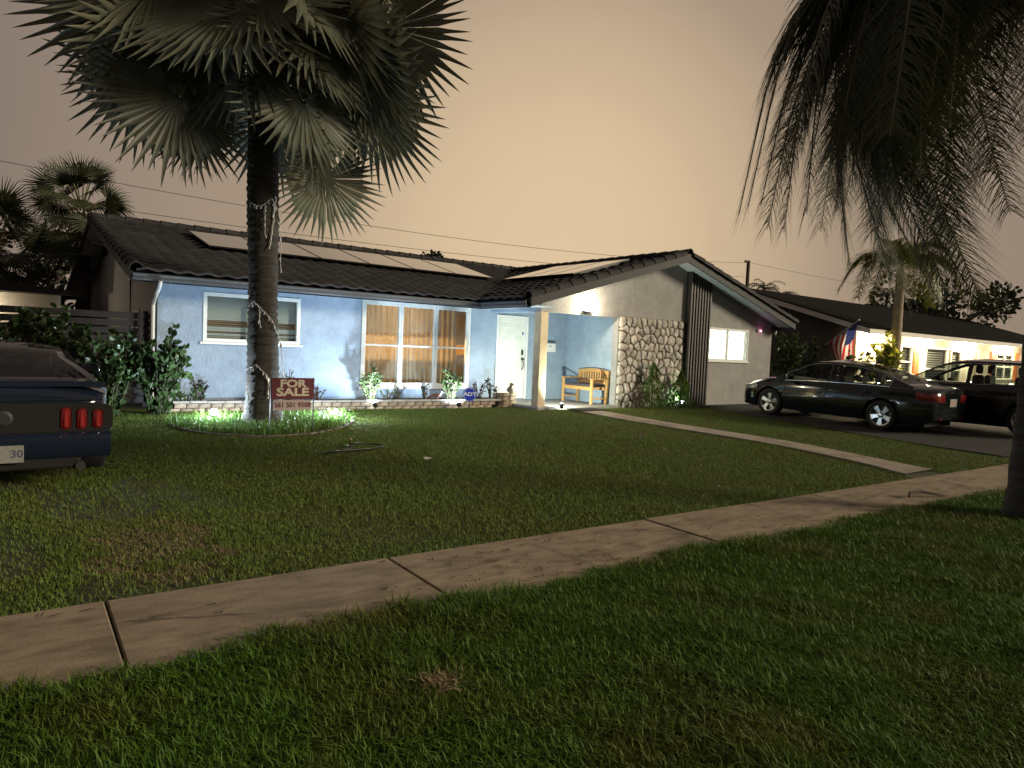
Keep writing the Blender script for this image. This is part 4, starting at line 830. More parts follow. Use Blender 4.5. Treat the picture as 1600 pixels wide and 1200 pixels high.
# dark coupe seen from behind
m_cpe = paint('dark_blue_paint', (.010, .016, .034))
CPE = dict(W=.957, R=.345, yf=1.36, yr=-1.36, tw=.26, spokes=5, crease=.03, rim=m_dark, plan=[(-2.40, .70), (-2.37, .80), (-2.28, .885), (-2.05, .93), (-1.4, .957), (-.6, .94), (.5, .93), (1.5, .94), (2.1, .84), (2.32, .62), (2.39, .45)],
 belt=[(-2.40, .84), (-2.3, .93), (-1.6, .985), (-.8, .955), (1.0, .90), (1.7, .86), (2.2, .72), (2.39, .58)], top=[(-2.40, .93), (-2.36, 1.0), (-2.2, 1.02), (-1.7, 1.03), (0, 1.0), (.8, 1.0), (1.6, .97), (2.1, .86), (2.39, .62)],
 sill=[(-2.40, .36), (-2.2, .22), (-1.6, .19), (1.6, .18), (2.39, .22)], roof=[(-1.80, 1.02), (-1.3, 1.19), (-.8, 1.33), (-.3, 1.38), (.0, 1.36), (.45, 1.2), (.95, .98)], rail=[(-1.80, .66), (-1.0, .58), (-.2, .58), (.4, .62), (.95, .72)],
 side=[(-1.0, -.62), (-.56, .75)], rear=(-1.72, -.62), wind=(.1, .9), pillars=(-.59,), seat1=-.35, seat2=-1.0, head=(.60, .70, .5, .40), mirror=.6, handles=(-.4,), gaps=(.75, -.62))
t, q = car('coupe', 'dark muscle coupe parked on the lawn, its three bar tail light facing us', (.165, 10.50, .008), 0, CPE, m_cpe, .012)
MB().prism([(-.78, .56), (.78, .56), (.90, .60), (.90, .80), (.80, .84), (-.80, .84), (-.90, .80), (-.90, .60)], -2.398, -2.408).obj('tail_panel', m_under, t)
for s in (-1, 1):
    for i in range(3):
        xc = s * (.50 + .135 * i); MB().cbox(xc - .042, xc + .042, -2.428, -2.40, .585 + .01 * (i == 2), .80 - .012 * i, .022).obj('tail_light', m_taill, t, 40)
MB().prism([(-.84, 1.0), (.84, 1.0), (.84, 1.035), (.70, 1.055), (-.70, 1.055), (-.84, 1.035)], -2.38, -2.12).obj('spoiler', m_cpe, t, 40)
rows = [[(x, -2.40 - .05 * (1 - abs(x / .93) ** 4) - dy, z) for x in np.linspace(-.88, .88, 15)] for z, dy in ((.30, -.02), (.33, .02), (.46, .05), (.52, .045), (.55, .0))]; MB().grid(rows).obj('bumper', m_cpe, t, 50)
MB().cbox(-.155, .155, -2.507, -2.497, .29, .455, .003).obj('number_plate', m_plate, t)
text_mesh('plate_number', '30', .10, m_ink, t, (.10, -2.5075, .372), (PI / 2, 0, 0), .0006, .002)
for s in (-1, 1):
    MB().cbox(s * .78 - .07, s * .78 + .07, -2.44, -2.40, .36, .42, .01).obj('reflector', m_headl, t); MB().tube([(s * .62, -2.46, .22), (s * .62, -2.1, .22)], .045, 10).obj('exhaust', m_dark, t)
MB().lathe([(.075, 0), (.075, -.012), (.05, -.018)], 20, (0, -2.405, .70), 'y').obj('badge', m_dark, t)

for pts in ([(-.80, -2.405, .872), (.80, -2.405, .872)], [(-.93, -2.10, .56), (-.90, -2.30, .555), (-.80, -2.41, .552), (.80, -2.41, .552), (.90, -2.30, .555), (.93, -2.10, .56)]): MB().tube(pts, .006, 5).obj('panel_gap', m_under, t)
for s in (-1, 1):
    for i in range(3): xc = s * (.50 + .135 * i); MB().cbox(xc - .012, xc + .012, -2.4295, -2.4282, .61, .77 - .012 * i, .0004).obj('lamp_element', mat('lamp_element', (.34, .03, .03), .15), t)
MB().cbox(-.62, .62, -2.44, -2.30, .20, .31, .02).obj('diffuser', m_under, t)
# ------------------------------------------------------------------ yard signs
m_maroon = mat('maroon_print', (.115, .014, .028), .5, var=.08); m_cream = mat('cream_print', (.62, .55, .45), .5); m_pale = mat('pale_rider', (.45, .36, .36), .5)
sg = thing('sale_sign', 'maroon for sale yard sign with a phone number strip before the palm', 'sign', (3.78, 10.5, .09), (0, 0, RAD(-2)))
for x in (-.325, .325): MB().cbox(x - .008, x + .008, -.008, .008, -.12, .86, .002).obj('stake', m_dark, sg)
MB().cbox(-.325, .325, -.016, -.009, .53, .855, .002).obj('board', m_maroon, sg); MB().cbox(-.285, .285, -.016, -.009, .365, .515, .002).obj('number_strip', m_pale, sg)
text_mesh('lettering', 'FOR', .155, m_cream, sg, (0, -.0165, .765), (PI / 2, 0, 0), .0015, .006, 1.35); text_mesh('lettering', 'SALE', .165, m_cream, sg, (0, -.0165, .635), (PI / 2, 0, 0), .0015, .006, 1.42)
text_mesh('number_lettering', '561 501 9508', .105, m_maroon, sg, (0, -.0165, .44), (PI / 2, 0, 0), .0015, .003, .95)
m_adt = mat('alarm_blue', (.02, .045, .42), .4)
ad = thing('alarm_sign', 'blue octagonal alarm company sign on a stake in the planter', 'sign', (8.60, 12.86, .14), (0, 0, RAD(-30)))
MB().tube([(0, 0, -.1), (0, 0, .2)], .012, 6).obj('stake', m_dark, ad)
oct_ = lambda r: [(r * math.cos(PI / 8 + k * PI / 4), .33 + r * math.sin(PI / 8 + k * PI / 4)) for k in range(8)]
MB().prism(oct_(.165), -.006, .006).obj('board', m_adt, ad); 
o_, i_ = oct_(.150), oct_(.141); MB().add([(p[0], -.0075, p[1]) for p in o_ + i_], [(k, (k + 1) % 8, (k + 1) % 8 + 8, k + 8) for k in range(8)]).obj('border', m_white, ad)
text_mesh('lettering', 'ADT', .115, m_white, ad, (0, -.008, .335), (PI / 2, 0, 0), .001, .005, 1.25)
# ------------------------------------------------------------------ porch things
sc = thing('wall_light', 'lit outdoor wall light on the gable above the porch', 'lamp', (11.6, YF, 2.52))
MB().cbox(-.10, .10, -.025, -.002, -.05, .09, .006).obj('back_plate', m_dark, sc); MB().cbox(-.115, .115, -.11, -.025, -.05, -.02, .006).obj('lower_shelf', m_dark, sc)
MB().prism([(-.10, -.02), (-.025, -.02), (-.025, .09), (-.06, .08)], -.10, .10, 'x').obj('lens', mat('porch_lens', (.9, .88, .8), .4, emis=(1, .86, .62), estr=30), sc)
lamp('wall_light_bulb', (0, -.20, .05), 75, (1, .80, .55), .04, sc); 
mb_ = thing('mailbox', 'white wall mounted mailbox with grey lid on the porch back wall', 'mailbox', (12.08, YM, 1.47))
MB().cbox(-.18, .18, -.11, -.004, 0, .25, .008).obj('box', m_white, mb_); MB().prism([(-.13, .235), (-.002, .30), (-.002, .255), (-.12, .225)], -.19, .19, 'x').obj('lid', mat('grey_lid', (.16, .19, .2), .5), mb_); MB().lathe([(.02, 0), (.015, -.006)], 10, (0, -.112, .15), 'y').obj('lock', m_dark, mb_)
bn = thing('garden_bench', 'wooden slatted bench against the blue porch side wall', 'bench', (12.37, 13.2, .207), (0, 0, RAD(-90)))
# local: length along x, front towards -y
for x in (-.53, .53):
    MB().cbox(x - .028, x + .028, -.30, -.245, 0, .62, .004).obj('leg', m_wood, bn); MB().add([(x - .028, .20, 0), (x + .028, .20, 0), (x + .028, .255, 0), (x - .028, .255, 0), (x - .028, .27, .84), (x + .028, .27, .84), (x + .028, .315, .84), (x - .028, .315, .84)], [(3, 2, 1, 0), (4, 5, 6, 7), (0, 1, 5, 4), (1, 2, 6, 5), (2, 3, 7, 6), (3, 0, 4, 7)]).obj('leg', m_wood, bn)
    MB().cbox(x - .035, x + .035, -.33, .27, .62, .645, .005).obj('armrest', m_wood, bn); MB().cbox(x - .015, x + .015, -.245, .2, .13, .17, .003).obj('side_rail', m_wood, bn)
MB().cbox(-.50, .50, -.295, -.265, .35, .42, .003).obj('front_rail', m_wood, bn); MB().cbox(-.50, .50, .20, .225, .35, .42, .003).obj('back_rail', m_wood, bn)
for k in range(6): MB().cbox(-.50, .50, -.30 + k * .083, -.23 + k * .083, .42, .438, .003).obj('seat_slat', m_wood, bn)
n = 12; top_ = [(-.53 + 1.06 * i / n, .84 + .05 * math.sin(PI * i / n)) for i in range(n + 1)]; MB().prism([(x, z - .09) for x, z in top_] + top_[::-1], .268, .30).obj('top_rail', m_wood, bn); MB().cbox(-.50, .50, .24, .27, .50, .55, .003).obj('lower_rail', m_wood, bn)
for k in range(11):
    x = -.45 + k * .09; MB().add([(x - .024, .246, .55), (x + .024, .246, .55), (x + .024, .264, .55), (x - .024, .264, .55), (x - .024, .275, .80), (x + .024, .275, .80), (x + .024, .293, .80), (x - .024, .293, .80)], [(0, 1, 5, 4), (1, 2, 6, 5), (2, 3, 7, 6), (3, 0, 4, 7)]).obj('back_slat', m_wood, bn)
tag(MB().cbox(-.47, .47, -.28, .19, .442, .49, .02).obj('cushion', mat('charcoal_cushion', (.05, .05, .06), .9, var=.1), None), 'charcoal seat cushion lying on the wooden porch bench', 'cushion'); cu = bpy.data.objects['cushion']; cu.location = (12.37, 13.2, .207); cu.rotation_euler = (0, 0, RAD(-90))
tag(MB().cbox(-.45, .45, -.28, .28, 0, .014, .004).obj('doormat', mat('black_mat', (.018, .016, .015), .98, var=.3, vscale=40, bump=.5), loc=(11.32, 11.98, .168), rot=(0, 0, .05)), 'dark doormat on the walkway before the porch', 'doormat')
# small animal figurine and bird
def blob(b, c, r, n=10, m_=6):
    c = Vector(c); b.add([c + Vector((r[0] * math.sin(PI * i / m_) * math.cos(2 * PI * k / n), r[1] * math.sin(PI * i / m_) * math.sin(2 * PI * k / n), r[2] * math.cos(PI * i / m_))) for i in range(m_ + 1) for k in range(n)], [(i * n + k, i * n + (k + 1) % n, (i + 1) * n + (k + 1) % n, (i + 1) * n + k) for i in range(m_) for k in range(n)])
m_fig = mat('figurine_clay', (.34, .28, .20), .8, var=.2, vscale=25)
fg = thing('dog_figurine', 'small clay sitting dog figurine at the planter corner by the door', 'figurine', (10.05, 13.33, .475), (0, 0, .4))
b = MB(); blob(b, (0, 0, .07), (.055, .065, .075)); blob(b, (0, -.03, .13), (.042, .045, .06)); blob(b, (-.035, -.05, .02), (.022, .04, .02)); blob(b, (.035, -.05, .02), (.022, .04, .02)); b.tube([(-.025, -.06, .11), (-.025, -.07, .0)], .014, 6).tube([(.025, -.06, .11), (.025, -.07, .0)], .014, 6).tube([(0, .06, .03), (.03, .10, .05), (.04, .11, .09)], [.014, .011, .006], 6); b.obj('body', m_fig, fg, True)
b = MB(); blob(b, (0, -.045, .20), (.045, .045, .042)); blob(b, (0, -.09, .188), (.022, .03, .02)); b.obj('head', m_fig, fg, True)
for s in (-1, 1): b = MB(); blob(b, (s * .045, -.04, .195), (.014, .022, .036)); b.obj('ear', m_fig, fg, True)
bd = thing('bird_ornament', 'small reddish garden bird ornament on the planter edge', 'ornament', (8.02, 13.30, .335), (0, 0, .8)); m_bird = mat('bird_paint', (.22, .09, .07), .6, var=.2)
b = MB(); blob(b, (0, 0, .09), (.04, .10, .045)); b.tube([(0, .08, .09), (0, .17, .04), (0, .24, -.0)], [.03, .02, .006], 6); b.tube([(0, -.02, .06), (0, -.02, -.01)], .008, 5); b.obj('body', m_bird, bd, True)
b = MB(); blob(b, (0, -.10, .16), (.028, .034, .03)); b.tube([(0, -.07, .11), (0, -.10, .15)], [.03, .02], 6).tube([(0, -.13, .158), (0, -.165, .152)], [.008, .002], 5); b.obj('head', m_white, bd, True)
# lawn things
sp = thing('sprinkler', 'small lawn sprinkler with a loop of black hose on the grass', 'sprinkler', (4.0, 8.85, gz(4, 8.85)), (0, 0, .3))
MB().tube([(0, 0, -.05), (0, 0, .09)], .012, 6).cbox(-.09, .09, -.012, .012, .03, .045, .003).obj('base', m_dark, sp); MB().lathe([(.02, 0), (.025, .03), (.012, .05)], 10, (0, 0, .09)).obj('head', mat('brass', (.5, .4, .2), .35, metal=1.), sp)
MB().tube([(.02, 0, .05), (.18, .03, .06), (.34, -.02, .035), (.42, -.14, .03), (.36, -.27, .03), (.18, -.33, .03), (-.05, -.30, .03), (-.35, -.22, .03), (-.6, -.2, .02)], .012, 6).obj('hose', m_black, sp, True)
tag(MB().add([(-.05, -.03, .02), (.045, -.035, .035), (.055, .03, .03), (-.04, .035, .045), (-.05, -.03, .022), (.045, -.035, .037), (.055, .03, .032), (-.04, .035, .047)], [(0, 1, 2, 3), (7, 6, 5, 4), (0, 4, 5, 1), (1, 5, 6, 2), (2, 6, 7, 3), (3, 7, 4, 0)]).obj('paper_scrap', m_white, loc=(4.45, 7.55, gz(4.45, 7.55) + .03)), 'crumpled white scrap lying on the lawn', 'paper')
tag(MB().tube([(-.16, -.05, .03), (-.05, 0, .08), (.05, .02, .06), (.12, .06, .14), (.17, .07, .20)], [.012, .013, .012, .01, .005], 6).obj('twig', m_twig, smooth=True, loc=(8.95, 8.1, gz(9, 8.1))), 'bent dark twig standing up from the lawn', 'twig')
tag(MB().tube([(-.28, .10, .03), (-.18, .13, .06), (-.02, .08, .075), (.12, .0, .05), (.26, -.06, .03), (.42, -.07, .025)], [.012, .02, .02, .018, .014, .006], 7).obj('fallen_branch', m_twig, smooth=True, loc=(8.72, 3.45, .005)), 'curved brown fallen branch lying across the sidewalk edge', 'branch')
# camera and warning light on the right end of the house
cmx = thing('security_camera', 'white security camera on a black arm under the right roof corner', 'camera', (19.4, 12.35, 2.45))
MB().cbox(-.03, .03, .06, .10, -.10, .04, .005).obj('mount', m_black, cmx); MB().tube([(0, .08, -.05), (.18, .0, .02), (.42, -.10, .12), (.50, -.14, .15)], .012, 6).obj('arm', m_black, cmx, True); MB().cbox(.48, .66, -.22, -.06, .10, .20, .02).obj('housing', m_white, cmx)
MB().lathe([(.03, 0), (.03, -.02)], 12, (.56, -.222, .15), 'y').obj('lens', m_black, cmx)
rl = thing('status_light', 'small glowing pink sensor light on the grey wall right of the bright window', 'sensor light', (18.70, YF, 2.36)); MB().cbox(-.10, .02, -.06, -.002, -.03, .03, .006).obj('housing', m_white, rl); MB().lathe([(.028, 0), (.03, -.02), (.015, -.04)], 12, (.06, -.02, 0), 'y').obj('lens', mat('pink_led', (.9, .3, .5), .3, emis=(1, .25, .55), estr=6), rl); lamp('status_led', (.06, -.12, 0), .25, (1, .2, .5), .02, rl)
# ------------------------------------------------------------------ bed round the palm
m_edge = mat('bed_edging_stone', (.13, .115, .095), .9, var=.25, rnd=.25, bump=.4); ed = thing('bed_edging', 'low stone edging round the grassy palm bed', 'edging', (0, 0, 0)); em = MB().cbox(-.09, .09, -.03, .03, -.05, .035, .01).mesh('edging_stone', m_edge)
ring = [(2.35, 11.5), (2.5, 10.95), (2.85, 10.5), (3.35, 10.2), (3.95, 10.3), (4.5, 10.62), (4.95, 11.1), (5.3, 11.6)]
fxr = pchip(range(8), [p[0] for p in ring]); fyr = pchip(range(8), [p[1] for p in ring])
for i in range(24):
    u = i * 7 / 23.5; x, y = fxr(u), fyr(u); dx, dy = fxr(u + .1) - x, fyr(u + .1) - y; link('edging_stone', em, ed, (x, y, gz(x, y) - .026), (0, 0, math.atan2(dy, dx) + random.uniform(-.08, .08)))
fl = thing('white_flowers', 'clump of white flowers beside the flood light right of the sale sign', 'flowers', (4.85, 11.45, .13)); b = MB(); b2 = MB(); r = random.Random(8)
for i in range(16):
    x, y, h = r.uniform(-.3, .3), r.uniform(-.18, .15), r.uniform(.16, .30); b.tube([(x * .6, y * .6, -.02), (x, y, h)], .004, 4)
    for k in range(6): a = k * PI / 3; b2.add([(x, y, h), (x + .028 * math.cos(a - .4), y + .028 * math.sin(a - .4), h + .012), (x + .045 * math.cos(a), y + .045 * math.sin(a), h + .006), (x + .028 * math.cos(a + .4), y + .028 * math.sin(a + .4), h + .012)], [(0, 1, 2, 3)])
b.obj('stems', m_shr, fl); b2.obj('petals', m_white, fl)
# ------------------------------------------------------------------ black slat fence, left
m_fence = mat('black_fence', (.009, .010, .015), .6, var=.2, rnd=.15)
fe = thing('slat_fence', 'black horizontal slat fence left of the house', 'fence', (0, 14.62, .1)); sm = MB().cbox(-3.3, 3.3, -.012, .012, 0, .115, .003).mesh('slat', m_fence)
for k in range(12): link('slat', sm, fe, (-.78, 0, .12 + k * .142))
for x in (-3.9, -1.9, .1, 2.45): MB().cbox(x - .045, x + .045, .013, .10, -.1, 1.84, .004).obj('post', m_fence, fe)
# low house behind the fence
m_lw = mat('pale_house_wall', (.55, .50, .42), .85, var=.08); m_droof = mat('dark_shingle', (.035, .033, .032), .85, var=.2, vscale=8, bump=.3)
lh = thing('left_neighbour_house', 'low pale house with dark flat roof edge behind the black fence', 'house', (0, 0, 0))
MB().box(-14, 1.55, 20.5, 30, 0, 2.35).obj('wall', m_lw, lh); MB().prism([(-14.4, 2.36), (1.95, 2.36), (1.95, 2.46), (-3.0, 2.80), (-14.4, 2.80)], 20.0, 30.4).obj('roof', m_droof, lh)
ll = thing('left_porch_light', 'lit porch lamp on the pale house behind the black fence', 'lamp', (-.1, 20.5, 1.95)); MB().cbox(-.06, .06, -.12, -.002, -.08, .08, .01).obj('housing', m_dark, ll); MB().cbox(-.05, .05, -.16, -.121, -.06, .06, .01).obj('lens', m_em, ll); lamp('porch_bulb', (0, -.35, 0), 26, (1, .84, .6), .06, ll)
# ------------------------------------------------------------------ neighbour house, right
m_nw = mat('cream_stucco', (.58, .50, .40), .85, var=.07, vscale=3, bump=.2); m_orange = mat('orange_shutter', (.62, .16, .03), .6, var=.08); m_nroof = mat('charcoal_shingle', (.009, .0085, .008), .95, spec=.05, var=.25, vscale=10, bump=.4); m_ntrim = mat('white_trim', (.68, .66, .60), .6)
nh = thing('right_neighbour_house', 'cream house with dark roof, lit eaves and orange shutters beyond the cars', 'house', (0, 0, 0))
NX, NY = 23.7, 12.0; holes = [(26.1, 27.9, 1.0, 2.25), (29.0, 31.1, .55, 2.25), (31.35, 32.4, .55, 2.2), (33.1, 34.1, .15, 2.2), (36.2, 38.3, 1.0, 2.2)]
wall_grid(NX, 44, .05, 2.62, NY, NY + .2, holes).obj('front_wall', m_nw, nh); nz = lambda y: 2.70 + .3 * (min(y, 33 - y) - 11.3)
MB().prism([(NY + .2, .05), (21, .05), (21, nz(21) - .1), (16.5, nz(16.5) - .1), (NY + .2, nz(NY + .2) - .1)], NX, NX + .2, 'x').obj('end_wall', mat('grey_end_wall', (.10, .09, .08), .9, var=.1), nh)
MB().add([(23.15, 11.3, nz(11.3)), (44.5, 11.3, nz(11.3)), (44.5, 16.5, nz(16.5)), (23.15, 16.5, nz(16.5)), (23.15, 21.7, nz(21.7)), (44.5, 21.7, nz(21.7)), (23.15, 11.3, nz(11.3) - .04), (44.5, 11.3, nz(11.3) - .04), (44.5, 16.5, nz(16.5) - .04), (23.15, 16.5, nz(16.5) - .04), (23.15, 21.7, nz(21.7) - .04), (44.5, 21.7, nz(21.7) - .04)], [(0, 1, 2, 3), (3, 2, 5, 4), (9, 8, 7, 6), (10, 11, 8, 9), (0, 6, 7, 1), (3, 9, 6, 0), (4, 10, 9, 3)]).obj('roof', m_nroof, nh)
MB().prism([(11.3, nz(11.3) - .22), (16.5, nz(16.5) - .22), (16.5, nz(16.5) - .045), (11.3, nz(11.3) - .045)], 23.16, 23.20, 'x').obj('rake_board', m_ntrim, nh); MB().box(23.2, 44.4, 11.32, 11.36, 2.50, 2.66).obj('fascia', m_ntrim, nh); MB().box(23.2, 44.4, 11.36, NY, 2.58, 2.60).obj('soffit', m_ntrim, nh)
MB().box(23.75, 43.9, NY + .21, 15, .15, 2.55, 'f').obj('room', m_dark, nh)
def nwin(x0, x1, z0, z1, mull, rail=True):
    w = MB().cbox(x0, x1, NY - .04, NY + .06, z1 - .08, z1, .006).cbox(x0, x1, NY - .04, NY + .06, z0, z0 + .08, .006).cbox(x0, x0 + .08, NY - .039, NY + .059, z0 + .08, z1 - .08, .006).cbox(x1 - .08, x1, NY - .039, NY + .059, z0 + .08, z1 - .08, .006).obj('window', m_ntrim, nh)
    for k in range(1, mull): xx = x0 + (x1 - x0) * k / mull; MB().cbox(xx - .04, xx + .04, NY - .03, NY + .05, z0 + .08, z1 - .08, .005).obj('mullion', m_ntrim, w)
    if rail: MB().cbox(x0 + .08, x1 - .08, NY - .025, NY + .045, (z0 + z1) / 2 - .03, (z0 + z1) / 2 + .03, .005).obj('meeting_rail', m_ntrim, w)
    MB().box(x0 + .08, x1 - .08, NY + .01, NY + .014, z0 + .08, z1 - .08).obj('pane', m_glass, w); b = MB(); z = z0 + .12
    while z < z1 - .1: b.box(x0 + .06, x1 - .06, NY + .10, NY + .13, z, z + .05); z += .09
    tag(b.obj('shutter_louvres', mat('louvre', (.45, .42, .36), .7), w), kind='stuff')
nwin(*holes[0], 2); nwin(*holes[1], 1); nwin(*holes[2], 1); nwin(*holes[4], 2)
nd = MB().cbox(33.1, 34.1, NY - .02, NY + .08, .15, 2.2, .006).obj('door', mat('taupe_door', (.33, .27, .21), .6), nh); MB().cbox(33.0, 33.1, NY - .04, NY + .06, .15, 2.28, .005).obj('door_frame', m_ntrim, nh); MB().cbox(34.1, 34.2, NY - .04, NY + .06, .15, 2.28, .005).obj('door_frame', m_ntrim, nh); MB().lathe([(.03, 0), (.03, -.05)], 10, (34.0, NY - .02, 1.1), 'y').obj('handle', m_dark, nd)
for x in (28.02, 35.6, 38.45):
    b = MB().cbox(x, x + .50, NY - .035, NY - .002, .95, 2.27, .006); s_ = b.obj('shutter', m_orange, nh)
    for k in range(14): MB().cbox(x + .06, x + .44, NY - .045, NY - .036, 1.03 + k * .085, 1.03 + k * .085 + .055, .003).obj('louvre', m_orange, s_)
for i, x in enumerate((24.6, 28.6, 32.8, 37.2)):
    t = thing('eave_light', ['eave light over the golden shrub of the cream house', 'eave light between the shuttered windows of the cream house', 'eave light by the front door of the cream house', 'eave light over the far shuttered window of the cream house'][i], 'lamp', (x, 11.68, 2.58), group='eave lights of the cream house')
    MB().lathe([(.07, 0), (.075, -.02), (.06, -.04)], 14).obj('housing', m_ntrim, t); MB().lathe([(.055, -.041), (.02, -.046)], 14).obj('lens', m_em, t); lamp('eave_bulb', (0, -.0, -.16), 480, (1, .80, .50), .06, t)
MB().tube([(24.05, 11.7, 2.15), (24.6, 11.6, 2.2), (25.1, 11.55, 2.25), (25.25, 11.5, 2.45)], .05, 8).obj('gutter_pipe', mat('taupe_pipe', (.3, .26, .2), .6), nh, True)
# flag on the neighbour's end wall
def flag():
    t = thing('flag', 'stars and stripes flag hanging from a slanted pole beyond the dark sedan', 'flag', (23.68, 13.1, 2.07)); tip = Vector((-.70, -1.5, .86)); MB().tube([(0, 0, 0), tip], .016, 8).obj('pole', m_ntrim, t); MB().lathe([(.03, -.02), (.02, .02)], 8, tip).obj('finial', m_steel, t); MB().cbox(-.03, .02, -.05, .05, -.07, .05, .004).obj('bracket', m_dark, t)
    d = tip.normalized(); A = tip * .985; mr_, mw, mb_ = mat('flag_red', (.42, .02, .03), .8, trans=.2), mat('flag_white', (.62, .60, .56), .8, trans=.2), mat('flag_blue', (.02, .03, .13), .8, trans=.2)
    hoist, fly = 1.35, 1.55
    def P(u, v):                                            # u along the hoist (0 at the tip), v along the hanging fly
        c = A - d * (hoist * u * (1 - .18 * v)); f = v * fly; return c + Vector((.06 * math.sin(v * 7 + u * 4) - .10 * v, .07 * math.sin(v * 5 + u * 7) + .04 * math.sin(u * 15) * v, -f * (.96 - .10 * u) - .0)) + d * (-.20 * v * (1 - u) * .5 + .16 * v * u)
    nu, nv = 26, 30; parts = {'r': MB(), 'w': MB(), 'b': MB()}
    for i in range(nu):
        for j in range(nv):
            st = int(i / nu * 13); key = 'b' if st < 7 and j / nv < .40 else ('r' if st % 2 == 0 else 'w')
            parts[key].add([P(i / nu, j / nv), P((i + 1) / nu, j / nv), P((i + 1) / nu, (j + 1) / nv), P(i / nu, (j + 1) / nv)], [(0, 1, 2, 3)])
    for k, nm, m_ in (('r', 'red_stripes', mr_), ('w', 'white_stripes', mw), ('b', 'canton', mb_)):
        o = parts[k].obj(nm, m_, t, True); o['kind'] = 'stuff' if k != 'b' else 'thing'
    b = MB()
    for i in range(9):
        for j in range(6 if i % 2 == 0 else 5):
            u, v = (.03 + .055 * i), (.03 + .066 * (j + (0 if i % 2 == 0 else .5))); c = P(u, v); a, e2 = (P(u + .02, v) - c).normalized() * .018, (P(u, v + .02) - c).normalized() * .018; nn = a.cross(e2).normalized() * .004
            for sgn in (1, -1): b.add([c + nn * sgn + a * math.cos(k * PI / 5) * (1 if k % 2 == 0 else .42) + e2 * math.sin(k * PI / 5) * (1 if k % 2 == 0 else .42) for k in range(10)], [tuple(range(10))])
    tag(b.obj('stars', mw, t), kind='stuff')
flag()
# plants at the neighbour's
stem_shrub('golden_shrub', 'golden yellow lit shrub beside the slim young palm', 'shrub', (23.5, 11.05, .15), m_yel, 24, 2.35, .75, 1500, .19, 91, .4)
for i, (x, y, h, sp_, n_, lb) in enumerate(((21.2, 13.2, 2.6, .75, 900, 'dark leafy shrub next to the right house corner'), (22.2, 12.8, 2.3, .75, 800, 'dark leafy shrub midway between the two houses'), (22.9, 11.9, 1.8, .5, 500, 'dark shrub below the flag'))): stem_shrub('side_shrub', lb, 'shrub', (x, y, .15), m_clus, 12, h, sp_, n_, .15, 95 + i, .5, 'dark shrubs between the houses')
def spiky(label, loc, n_, l_, m_, seed):
    t = thing('spiky_plant', label, 'plant', loc, group='spiky plants before the cream house'); r = random.Random(seed); b = MB()
    for i in range(n_):
        a = r.uniform(0, 2 * PI); el = r.uniform(.4, 1.45); L = l_ * r.uniform(.7, 1.1); d = Vector((math.cos(a) * math.cos(el), math.sin(a) * math.cos(el), math.sin(el))); s = Vector((-math.sin(a), math.cos(a), 0)); rows = []
        for k in range(5): u = k / 4; c = d * L * u + Vector((0, 0, -.35 * L * u * u * math.cos(el))); rows.append([c - s * .035 * (1 - u ** 2), c + Vector((0, 0, -.008)), c + s * .035 * (1 - u ** 2)])
        b.grid(rows)
    b.obj('leaves', m_, t, True)
spiky('spiky agave plant under the orange shutter', (27.6, 11.2, .15), 40, 1.15, m_shr, 5); spiky('grassy spiky plant below the tall window of the cream house', (29.9, 11.3, .15), 60, 1.15, m_yel, 6); spiky('spiky plant beside the front door of the cream house', (32.2, 11.4, .15), 30, .8, m_shr, 7)
# ------------------------------------------------------------------ fan palm and dark trees, left
sfan = [fan_mb(.95, 30, 3.6, .3, .35, 30 + s).mesh('leaf', m_sabal, True, False) for s in range(4)]
def sabal(label, loc, h, n_, seed, sc=1.0):
    t = thing('cabbage_palm', label, 'palm', loc, group='cabbage palms left of the house'); r = random.Random(seed); b = MB(); b.tube([(0, 0, -.1), (.05, 0, h * .5), (0, 0, h)], [.2, .17, .19], 12); b.obj('trunk', m_bark, t, True); b = MB()
    for i in range(40): a = r.uniform(0, 2 * PI); z = h - r.uniform(0, 1.0); c = Vector((math.cos(a) * .17, math.sin(a) * .17, z)); b.tube([c, c + Vector((math.cos(a) * .2, math.sin(a) * .2, .28))], [.03, .012], 4)
    b.obj('leaf_boots', m_fibre, t)
    for i in range(n_):
        f = i / (n_ - 1); palm_leaf(t, i * 2.4 + r.uniform(-.2, .2), RAD(78 - 118 * f) + r.uniform(-.1, .1), r.uniform(.75, 1.05) * sc, r.uniform(.85, 1.1) * sc, .25 + .5 * f, sfan, m_stalk, Vector((0, 0, h)), .018, i)
sabal('cabbage palm with round shaggy head behind the left roof end', (2.15, 22.3, .1), 4.55, 36, 1, .82); sabal('smaller cabbage palm at the left picture edge behind the shrubs', (.15, 22.8, .1), 3.7, 28, 2, .8)
def tree(name, label, loc, h, crown, n_, size, seed, mm=m_dkl, group='dark trees behind the houses'):
    t = thing(name, label, 'tree', loc, group=group); r = random.Random(seed); b = MB(); b.tube([(0, 0, -.2), (.1, .05, h * .35), (0, 0, h * .62)], [.2, .15, .09], 8); cl = []
    for i in range(14):
        a, u = r.uniform(0, 2 * PI), r.random() ** .5; c = Vector((math.cos(a) * crown[0] * u, math.sin(a) * crown[0] * u, h - crown[1] * r.uniform(.15, 1.7))); b.tube([(0, 0, h * r.uniform(.3, .6)), c * .5 + Vector((0, 0, h * .3)), c], [.07, .05, .02], 5); cl.append((c, crown[0] * r.uniform(.25, .48)))
    b.obj('trunk', m_twig, t, True)
    def shape(rr): c, q = rr.choice(cl); v = Vector((rr.gauss(0, 1), rr.gauss(0, 1), rr.gauss(0, .8))).normalized() * q * rr.random() ** .4; return c + v, v + Vector((0, 0, .1))
    leaf_cloud(n_, shape, size, seed + 3, .6).obj('crown', mm, t)
